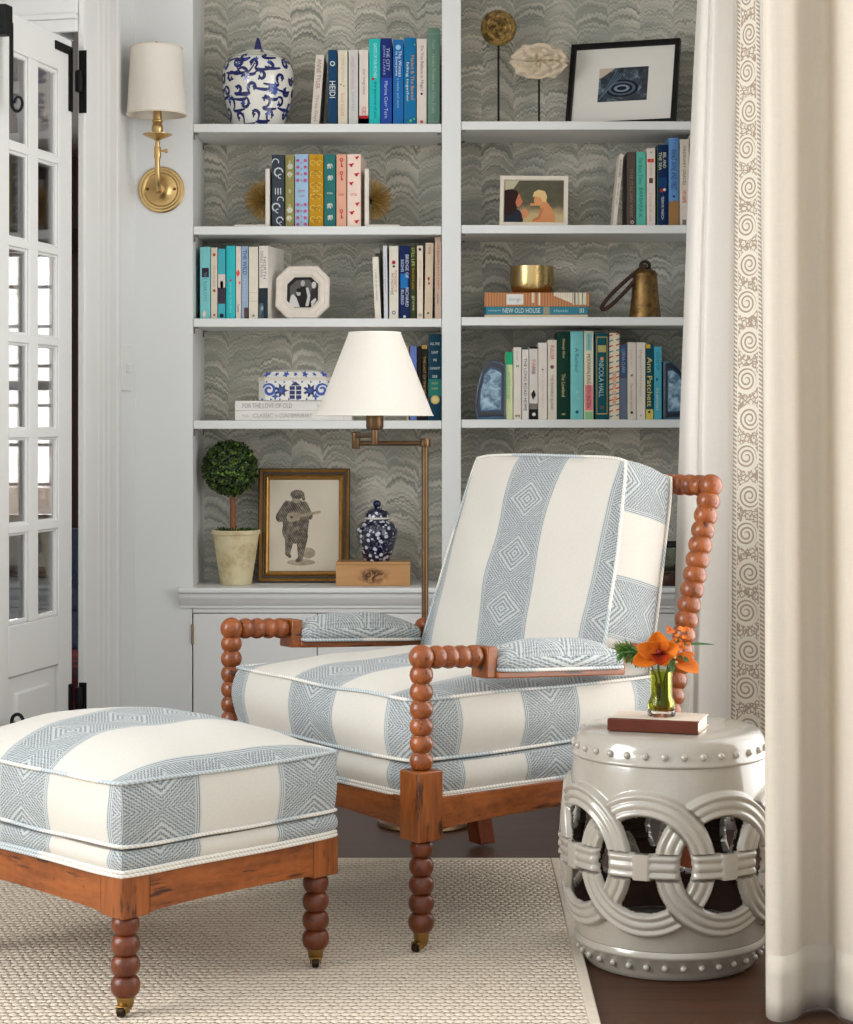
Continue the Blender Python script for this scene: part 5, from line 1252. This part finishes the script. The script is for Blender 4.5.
t=frame('drawing_frame','gold frame with a charcoal drawing of a seated musician on the ledge','picture frame',(X(304,Y),Y,.6112),.284,.352,fw,.02,GOLD.m,6,0,art4,prof=pf)
m=MB(); 
for x0,x1,z0,z1 in ((-.1425,.1425,-.0005,.0045),(-.1425,.1425,.3475,.3525),(-.1425,-.1375,.0046,.3474),(.1375,.1425,.0046,.3474)): m.box(x0,x1,-.0235,.002,z0,z1)
m.build('dark_outer_edge',DKW,t,bevel=.001)
m=MB()
for a in (.0115,):
    w,h=.284,.352
    for x0,x1,z0,z1 in ((-w/2+a,w/2-a,a,a+.006),(-w/2+a,w/2-a,h-a-.006,h-a),(-w/2+a,-w/2+a+.006,a+.006,h-a-.006),(w/2-a-.006,w/2-a,a+.006,h-a-.006)): m.box(x0,x1,-.0165,-.012,z0,z1)
m.build('dark_groove',DKW,t)
# ---- topiary
Y=6.01; k=Y/F
tp=thing('potted_topiary','small round boxwood topiary in a cream terracotta pot on the ledge','potted plant',(X(236,Y),Y,.6109))
def mk_pot():
    m=Mat('cream_terracotta',.8); n=m.noise(scale=16,detail=5,rough=.65); m.set('Base Color',m.ramp(n,[(.3,(176,150,110)),(.5,(214,200,160)),(.7,(226,214,178))])); m.bump(n,.2,.001); return m.m
hp=54.5*k
MB().lathe([(.001,.0),(15*k,0),(15.6*k,.003),(23*k,hp-.014),(24.0*k,hp-.013),(24.5*k,hp-.004),(24.0*k,hp),(22.6*k,hp),(22*k,hp-.008),(.001,hp-.010)],48,cap=False).build('pot',mk_pot(),tp,smooth=50)
MOSS=Mat('leaf_green',.5,spec=.4); v=MOSS.noise(scale=90,detail=2); MOSS.set('Base Color',MOSS.ramp(v,[(.3,(14,26,10)),(.5,(34,58,18)),(.66,(110,140,44))]))
rnd=random.Random(5)
def leaf(mb,p,n,sz):
    n=Vector(n).normalized(); a=n.orthogonal().normalized(); a=Quaternion(n,rnd.uniform(0,6.28))@a; b=n.cross(a)
    d=(a+n*rnd.uniform(.1,.9)).normalized(); q=b
    p=Vector(p); mb.add([p,p+d*sz*.5+q*sz*.3,p+d*sz,p+d*sz*.5-q*sz*.3,p+d*sz*.5+n*sz*.06],[(0,1,4),(1,2,4),(2,3,4),(3,0,4)])
m=MB()
for i in range(420):
    a=rnd.uniform(0,6.28); r=21*k*math.sqrt(rnd.random()); leaf(m,(r*math.cos(a),r*math.sin(a),hp-.008+rnd.uniform(0,.008)),(rnd.gauss(0,.5),rnd.gauss(0,.5),1),rnd.uniform(.008,.013))
m.build('moss',MOSS.m,tp,smooth=0)
MB().tube([(-.009,0,hp-.01),(-.010,0,hp+.03),(-.009,0,hp+.07),(-.012,0,hp+.10)],[.0095,.009,.0085,.008],12).build('trunk',P((128,84,56),.8,var=.25,bump=.6,bscale=60),tp)
cb=Vector((-6*k,0,116*k)); rb=28*k
m=MB().sphere(cb,rb*.86,24,16)
m.build('inner_foliage',P((16,26,10),.8,var=.3),tp)
m=MB()
for i in range(3400):
    n=Vector((rnd.gauss(0,1),rnd.gauss(0,1),rnd.gauss(0,1))).normalized(); leaf(m,cb+n*rb*rnd.uniform(.82,.98),n,rnd.uniform(.009,.014))
m.build('foliage',MOSS.m,tp,smooth=0)
# ---- burl box and small jar
Y=5.945; k=Y/F
bb_=thing('burl_wood_box','pale wooden box with a dark burl mark on the ledge under the small jar','box',(X(373,Y),Y,.6109))
m=Mat('burl_veneer',.35); x,yy,z=m.coords(); n=m.noise(m.vec(x*4,yy*4,z*26),1.6,4,.5,.5); 
zc=.030; rr=((x*x)*.33+(z-zc)*(z-zc)).sqrt(); wn=m.noise(scale=46,detail=4,dist=1.2)
blot=((rr+(wn-.5)*.05).ss(.030,.012))*(wn.ss(.36,.50)*.8+.2)
m.set('Base Color',m.mix(blot,m.mix(n,(168,118,70),(204,158,104)),(74,32,12))); m.set('Coat Weight',.2)
w=74.3*k; h=24*k
MB().box(-w/2,w/2,0,.12,0,h-.0092).build('box_body',m.m,bb_,bevel=.0015); MB().box(-w/2,w/2,0,.12,h-.009,h).build('lid',m.m,bb_,bevel=.0015)
Y=6.0; k=Y/F
sj=thing('lidded_jar','small dark blue lidded jar with white petal specks on the wooden box','jar',(X(377,Y),Y,.6109+24*5.945/F+.0005))
m=Mat('petal_specked_cobalt',.14)
x,yy,z=m.coords(); v=m.voro(scale=62); n=m.noise(scale=110,detail=3); f=(v+(n-.5)*.4).ss(.40,.32); f2=m.noise(scale=70,detail=2,dist=2).ss(.60,.66)
m.set('Base Color',m.mix(f.mx(f2*.45),(14,18,52),(206,208,216))); m.set('Coat Weight',.6); SPK=m.m
MB().lathe([(.001,0),(12.5*k,0),(13.2*k,.002),(16.5*k,11*k),(20*k,23*k),(21*k,30*k),(19.5*k,35*k),(15.5*k,38.5*k),(12.4*k,40*k),(12.2*k,41.5*k),(.001,41.5*k)],44,cap=False).build('body',SPK,sj,smooth=60)
MB().lathe([(12.5*k,41.7*k),(12.7*k,42*k),(12.7*k,43.2*k),(12.5*k,43.4*k)],40).build('white_rim',PORC,sj)
l=MB().lathe([(12.4*k,43.5*k),(12.2*k,46*k),(10.6*k,49.5*k),(6.5*k,52*k),(3.2*k,53*k),(2.6*k,54*k)],40).build('lid',SPK,sj,smooth=60)
MB().sphere((0,0,56.6*k),4*k,20,14).build('knob',P((18,24,70),.14,coat=.5),l)
# ---- dark bowl glimpsed between the back cushion and the curtain
Y=6.02
t=thing('glass_cloche_stand','dark wooden stand with a black-rimmed glass bowl, seen between armchair back and curtain','bowl',(X(668,Y),Y,.6109))
MB().lathe([(.001,0),(.075,0),(.078,.005),(.078,.03),(.072,.036),(.001,.036)],40,cap=False).build('wooden_base',P((62,34,24),.35,coat=.3),t,smooth=50)
MB().lathe([(.03,.037),(.055,.05),(.072,.08),(.077,.118),(.074,.118),(.069,.082),(.052,.053),(.028,.041)],40,cap=False).build('glass_bowl',mk_glass((.8,.82,.76),.12,'bowl_glass'),t,smooth=50)
MB().tube([(.0765*math.cos(a),.0765*math.sin(a),.122) for a in [2*PI*i/40 for i in range(40)]],.0065,8,True).build('black_rim',P((16,15,14),.4),t)
# ---- two ornaments on rods
z=SR[0]+.0004; Y=6.04; k=Y/F
rodm=P((18,17,16),.5)
t=thing('rosette_ornament','round gilt carved rosette on a thin black rod stand','ornament',(X(498.5,Y),Y,z))
MB().box(-.03,.03,-.02,.02,0,.004).build('base_plate',rodm,t,bevel=.001)
hc=Z(28,Y)-z; rr=18*k
MB().tube([(0,0,.004),(0,0,hc-rr*.9)],.0035,10).build('rod',rodm,t)
GILT=Mat('carved_gilt',.5,.35); x,yy,zz=GILT.coords(); n=GILT.noise(scale=60,detail=4); GILT.set('Base Color',GILT.mix(n.ss(.35,.65),(104,84,46),(178,148,90)))
def relief(mb,hf,seg=96,rings=28):
    def fn(i,j):
        a=2*PI*i; x,z_,h=hf(a,max(j,.0001)); return (x,-h,z_)
    mb.grid(fn,seg,rings,closed_u=True)
    def bk(i,j):
        a=2*PI*i; x,z_,h=hf(a,max(1-j,.0001)); return (x,.004,z_)
    mb.grid(bk,seg,4,closed_u=True)
    mb.grid(lambda i,j:((lambda q:(q[0],-q[2]*(1-j)+.004*j,q[1]))(hf(2*PI*i,1.0))),seg,2,closed_u=True)
m=MB(); relief(m,lambda a,j:(rr*j*math.cos(a),rr*j*math.sin(a)+hc,.005+.013*(abs(math.cos(2.5*a+.8*math.sin(9*j)))**.6)*math.sin(PI*min(1,j*1.08))+(.008 if j<.18 else 0)+(.004 if .88<j<.98 else 0)+.003*math.sin(j*30)))
m.build('rosette',GILT.m,t,smooth=40)
t=thing('carved_ornament','pale carved oval scroll ornament on a short black rod stand','ornament',(X(539,Y),Y,z))
MB().box(-.032,.032,-.02,.02,0,.004).build('base_plate',rodm,t,bevel=.001)
hc2=Z(61.5,Y)-z
MB().tube([(0,0,.004),(0,0,hc2-13*k)],.0035,10).build('rod',rodm,t)
CHALK=P((206,190,166),.8,var=.1,scale=60)
def hf(a,j):
    e=1+.035*math.sin(10*a)+.03*math.sin(16*a+1); ex=abs(math.cos(a))**.8*(1 if math.cos(a)>0 else -1); 
    x=29*k*j*ex*e; z_=(17.5*k*j*math.sin(a)*e*(1-.5*abs(math.cos(a))**5)+hc2)
    h=.006+.013*abs(math.cos(4*a+3*j))**.7*math.sin(PI*min(1,j*1.05))+.006*max(0,1-j*4)+.003*math.sin(j*22+2*math.cos(6*a))
    return x,z_,h
m=MB(); relief(m,hf); m.build('carved_scrolls',CHALK,t,smooth=40)
# ================================================================== WALL LAMP
Y=5.9; k=Y/F
sx=X(161.5,Y); sz=Z(190,Y)
sc_=thing('wall_sconce','brass wall lamp with a cream drum shade on the white panel left of the bookcase','wall lamp',(sx,Y,sz))
Mf=Matrix.Rotation(PI/2,4,'X')      # lathe axis towards the room
MB().lathe([(.0695,.0003),(.0695,.006),(.066,.009),(.060,.009),(.057,.012),(.052,.012),(.048,.009),(.040,.010),(.028,.014),(.018,.022),(.013,.030),(.001,.032)],56,Mf,cap=False).build('backplate',BRASS,sc_,smooth=35)
m=MB()
for s in (-1,1): m.sphere((s*.041,-.011,.002),.0045,12,8)
m.build('screw_cap',P((120,84,40),.35,1),sc_)
YO=-.115; k2=(Y+YO)/F
def zo(py): return Z(py,Y+YO)-sz
xo=X(157.5,Y+YO)-sx
arm=[(0,-.028,-.004),(-.004,-.05,-.008),(xo*.5,-.08,-.004),(xo,-.105,.018),(xo,YO,.05),(xo,YO,.10),(xo,YO,zo(146))]
# smooth
def smooth_path(p,n=40):
    p=[Vector(q) for q in p]; out=[]
    for i in range(n+1):
        f=i/n*(len(p)-1); a=min(int(f),len(p)-2); t_=f-a
        p0,p1,p2,p3=p[max(a-1,0)],p[a],p[a+1],p[min(a+2,len(p)-1)]
        out.append(.5*((2*p1)+(p2-p0)*t_+(2*p0-5*p1+4*p2-p3)*t_*t_+(3*p1-p0-3*p2+p3)*t_**3))
    return out
MB().tube(smooth_path(arm),.0078,14).build('arm',BRASS,sc_,smooth=80)
T=Matrix.Translation((xo,YO,0))
c=MB().lathe([(.0095,zo(158)),(.0105,zo(157)),(.0105,zo(148)),(.0095,zo(147))],20,T); 
kn=MB().lathe([(.003,0),(.003,.012),(.006,.013),(.0065,.018),(.004,.021)],14,Matrix.Translation((xo+.009,YO,zo(151)))@Matrix.Rotation(PI/2,4,'Y'))
c=c.build('collar',BRASS,sc_); kn.build('thumbscrew',BRASS,c)
MB().lathe([(.006,zo(146)),(.007,zo(143)),(.006,zo(141)),(.012,zo(139.5)),(.034,zo(136.5)),(.0435,zo(134.8)),(.0435,zo(134.2)),(.034,zo(135)),(.012,zo(136)),(.014,zo(134)),(.0175,zo(129)),(.016,zo(126)),(.0125,zo(123.5)),(.0165,zo(122)),(.0165,zo(120.5)),(.0125,zo(119.5)),(.0125,zo(106)),(.001,zo(106))],36,T).build('candle_cup',BRASS,sc_,smooth=40)
xs_=X(156.5,Y+YO)-sx; T2=Matrix.Translation((xs_,YO,0))
def shade_mb(r1,r0,z0,z1,th=.0012,seg=56):
    return MB().lathe([(r0,z0),(r1,z1),(r1-th,z1),(r0-th,z0),(r0,z0)],seg,cap=False)
r0,r1=29.5*k2,25.6*k2
m=MB(); m.lathe([(r0,zo(115)),(r1,zo(48)),(r1-.0014,zo(48)),(r0-.0014,zo(115)),(r0,zo(115))],64,T2,cap=False); s_=m.build('lamp_shade',SHADE,sc_,smooth=60)
for rr_,zz in ((r0,zo(114.6)),(r1,zo(48.3))): m=MB(); m.tube([(xs_+rr_*math.cos(a),YO+rr_*math.sin(a),zz) for a in [2*PI*i/48 for i in range(48)]],.0022,8,True); m.build('shade_trim',P((226,214,194),.9),s_)
m=MB()
for a in (0,2*PI/3,4*PI/3): m.tube([(xs_,YO,zo(48)),(xs_+(r1-.002)*math.cos(a),YO+(r1-.002)*math.sin(a),zo(47.2))],.0014,6)
m.tube([(xo,YO,zo(106)),(xo,YO,zo(80)),(xs_,YO,zo(48))],.003,8); m.build('shade_carrier',BRASS,sc_)
MB().lathe([(.003,zo(48)),(.0035,zo(45)),(.006,zo(43.5)),(.004,zo(41.6)),(.0005,zo(41.2))],16,T2).build('finial',BRASS,sc_,smooth=60)
MB().lathe([(.008,zo(106)),(.012,zo(100)),(.018,zo(90)),(.018,zo(84)),(.01,zo(76)),(.001,zo(75))],20,T).build('bulb',P((240,236,226),.3),sc_,smooth=60)

# ================================================================== FLOOR LAMP
Y=5.40; k=Y/F
fl_=thing('swing_arm_lamp','bronze swing-arm floor lamp with a white cone shade behind the armchair','floor lamp',(X(425,Y),Y,0.0003))
x=lambda p,d=Y: X(p,d)-X(425,Y)
zl=lambda p,d=Y: Z(p,d)
MB().lathe([(.001,0),(.130,0),(.132,.004),(.130,.012),(.118,.018),(.05,.024),(.022,.03),(.016,.045),(.001,.045)],56,cap=False).build('base',BRASS_DARK,fl_,smooth=40)
MB().lathe([(.0095,.045),(.0095,zl(446))],20).build('pole',BRASS_DARK,fl_)
MB().lathe([(.0145,zl(447)),(.0155,zl(446)),(.0155,zl(439.6)),(.0145,zl(438.6)),(.001,zl(438.4))],24).build('pole_cap',BRASS_DARK,fl_,smooth=40)
MB().tube([(0,0,zl(443.3)),(x(356),0,zl(443.3))],.0072,14).build('lower_arm',BRASS_DARK,fl_)
MB().lathe([(.0105,zl(449)),(.0115,zl(448.4)),(.0115,zl(433)),(.009,zl(432)),(.001,zl(431.6))],24,Matrix.Translation((x(355.8),0,0))).build('arm_joint',BRASS_DARK,fl_,smooth=40)
ye=-.14; d2=Y+ye
xe=x(374.8,d2)
MB().tube([(x(355.8),0,zl(436)),(xe,ye,zl(436.5)+.004)],.0068,14).build('upper_arm',BRASS_DARK,fl_)
T=Matrix.Translation((xe,ye,0))
MB().lathe([(.0095,zl(445,d2)),(.0105,zl(444,d2)),(.0095,zl(430,d2)),(.021,zl(429,d2)),(.0235,zl(427,d2)),(.0235,zl(413,d2)),(.020,zl(410,d2)),(.012,zl(408,d2)),(.012,zl(396,d2)),(.001,zl(396,d2))],28,T,cap=False).build('lamp_socket',BRASS_DARK,fl_,smooth=40)
r0,r1=58.3*d2/F,26*d2/F; zb_,zt_=zl(415.4,d2),zl(333,d2)
s_=MB().lathe([(r0,zb_),(r1,zt_),(r1-.0015,zt_),(r0-.0015,zb_),(r0,zb_)],80,T,cap=False).build('lamp_shade',SHADE,fl_,smooth=60)
for rr_,zz in ((r0-.0003,zb_),(r1,zt_)): m=MB(); m.tube([(xe+rr_*math.cos(a),ye+rr_*math.sin(a),zz) for a in [2*PI*i/60 for i in range(60)]],.0019,8,True); m.build('shade_trim',P((240,234,224),.9),s_)
m=MB()
for a in (0.4,.4+2*PI/3,.4+4*PI/3): m.tube([(xe,ye,zt_-.012),(xe+(r1-.002)*math.cos(a),ye+(r1-.002)*math.sin(a),zt_-.004)],.0014,6)
m.tube([(xe+.02,ye,zl(400,d2)),(xe+.035,ye,zl(375,d2)),(xe,ye,zt_-.01)],.0016,6); m.tube([(xe-.02,ye,zl(400,d2)),(xe-.035,ye,zl(375,d2)),(xe,ye,zt_-.01)],.0016,6); m.build('harp',BRASS_DARK,fl_)
MB().lathe([(.012,zl(396,d2)),(.016,zl(388,d2)),(.028,zl(372,d2)),(.028,zl(364,d2)),(.014,zl(354,d2)),(.001,zl(353,d2))],24,T).build('bulb',P((242,240,234),.3),fl_,smooth=60)

# ================================================================== CURTAINS
def curtain(name,label,path_b,path_t,ztop,mat,trim=None,hem=.1,warp=.004,zb=.004,parent_group=None):
    """a hanging panel: plan path at the hem and at the top, blended over the height"""
    t=thing(name,label,'curtain',(0,0,0),group=parent_group)
    pb=smooth_path([(*p,0) for p in path_b],160); ptp=smooth_path([(*p,0) for p in path_t],160)
    NZ=60
    def pos(i,j):
        f=i*160; a=min(int(f),159); q=f-a
        b=pb[a].lerp(pb[a+1],q); u=ptp[a].lerp(ptp[a+1],q); z=zb+(ztop-zb)*j
        e=(1-j)**.5; p=u.lerp(b,e)
        n=noise.noise(Vector((i*14,z*1.3,3)))*warp
        return Vector((p.x+n,p.y+n*.6,z))
    i0,i1=(trim or (2,2))
    m=MB(); m.grid(lambda i,j:pos(i,j),160,NZ)
    o=m.build('fabric_panel',mat,t,smooth=80,solid=.002)
    if hem:
        h=MB(); h.grid(lambda i,j:(lambda p:p+Vector((0,-.0025,0)))(pos(i,hem/ (ztop-zb)*j)),160,3); h.build('hem',mat,t,smooth=80,solid=.0012)
    if trim:
        import itertools
        ps=[pos(i0+(i1-i0)*q/12,.05) for q in range(13)]
        def tf(i,j):
            p=pos(i0+(i1-i0)*i,.008+.992*j); e=.02
            a_=pos(i0+(i1-i0)*i-.004,.008+.992*j); b_=pos(i0+(i1-i0)*i+.004,.008+.992*j); d=(b_-a_); n=Vector((d.y,-d.x,0)).normalized()
            if n.y>0: n=-n
            return p+n*.0028
        g_=MB(); g_.grid(tf,12,NZ,lambda i,j:(i,(zb+(ztop-zb)*j))); g_.build('embroidered_trim',TRIM,t,smooth=80,solid=.0012)
    return t
def XY(px,d): return (X(px,d),d)
# far panel: gathered folds, the embroidered leading edge turned to the room
pb_=[XY(700,5.52),XY(679,5.42),XY(669,5.33),XY(675,5.26),XY(687,5.245),XY(691,5.252),XY(697,5.238),XY(711,5.262),XY(724,5.292),XY(730,5.305),XY(748,5.28),XY(765,5.25),XY(772,5.26),XY(776,5.30),XY(778,5.40)]
pt_=[XY(738,5.52),XY(725,5.46),XY(718,5.40),XY(719,5.33),XY(722,5.31),XY(724.5,5.315),XY(727,5.305),XY(731,5.315),XY(739,5.33),XY(742,5.34),XY(749,5.325),XY(755.5,5.30),XY(760,5.30),XY(766,5.33),XY(768,5.42)]
curtain('linen_curtain','white linen curtain panel with a wide embroidered trim, next to the bookcase',pb_,pt_,2.72,LINEN,trim=(9.05/14,11.0/14),hem=.12)
# near panel: hangs in front of the stool's side
nb=[XY(790,3.86),XY(772,3.78),XY(767,3.68),XY(768,3.605),XY(781,3.585),XY(794,3.605),XY(808,3.665),XY(828,3.675),XY(845,3.605),XY(868,3.58),XY(890,3.63),XY(915,3.66),XY(945,3.6),XY(960,3.62)]
nt_=[XY(792,3.86),XY(766,3.76),XY(759,3.68),XY(762,3.62),XY(772,3.605),XY(784,3.62),XY(802,3.675),XY(822,3.685),XY(841,3.625),XY(865,3.60),XY(888,3.64),XY(912,3.66),XY(940,3.62),XY(956,3.63)]
curtain('linen_curtain','linen curtain panel coloured as if in shade, hanging to the floor beside the ceramic stool',nb,nt_,2.72,LINEN_SHADED,hem=.12)

# ================================================================== CAMERA, LIGHT
cam=bpy.data.cameras.new('camera'); co=bpy.data.objects.new('camera',cam); col.objects.link(co); sc.camera=co
co.location=(0,0,EYE); co.rotation_euler=(PI/2,0,0)
cam.sensor_fit='HORIZONTAL'; cam.sensor_width=36; cam.lens=36*F/853
cam.shift_x=(426.5-CX)/853; cam.shift_y=-(512-CY)/853; cam.clip_start=.05
def area(name,loc,rot,sx,sy,power,color=(1,1,1)):
    l=bpy.data.lights.new(name,'AREA'); l.shape='RECTANGLE'; l.size=sx; l.size_y=sy; l.energy=power; l.color=color
    o=bpy.data.objects.new(name,l); col.objects.link(o); o.location=loc; o.rotation_euler=rot; return o
area('window_daylight',(1.25,4.17,1.40),(0,R(90),0),2.2,1.75,50,(1,.985,.97))
area('side_window_daylight',(-2.75,2.5,1.75),(0,R(-72),0),1.9,2.2,160,(.96,.98,1))
area('far_window_daylight',(-2.6,12.9,1.6),(R(90),0,R(180)),1.6,1.8,110,(1,.97,.94))
w=bpy.data.worlds.new('daylight'); sc.world=w; w.use_nodes=True
bg=w.node_tree.nodes['Background']; bg.inputs[0].default_value=(.90,.955,1,1); bg.inputs[1].default_value=1.12
vs=sc.view_settings; vs.view_transform='Standard'; vs.look='None'; vs.gamma=1; vs.use_curve_mapping=False; vs.exposure=.06
sc.display_settings.display_device='sRGB'
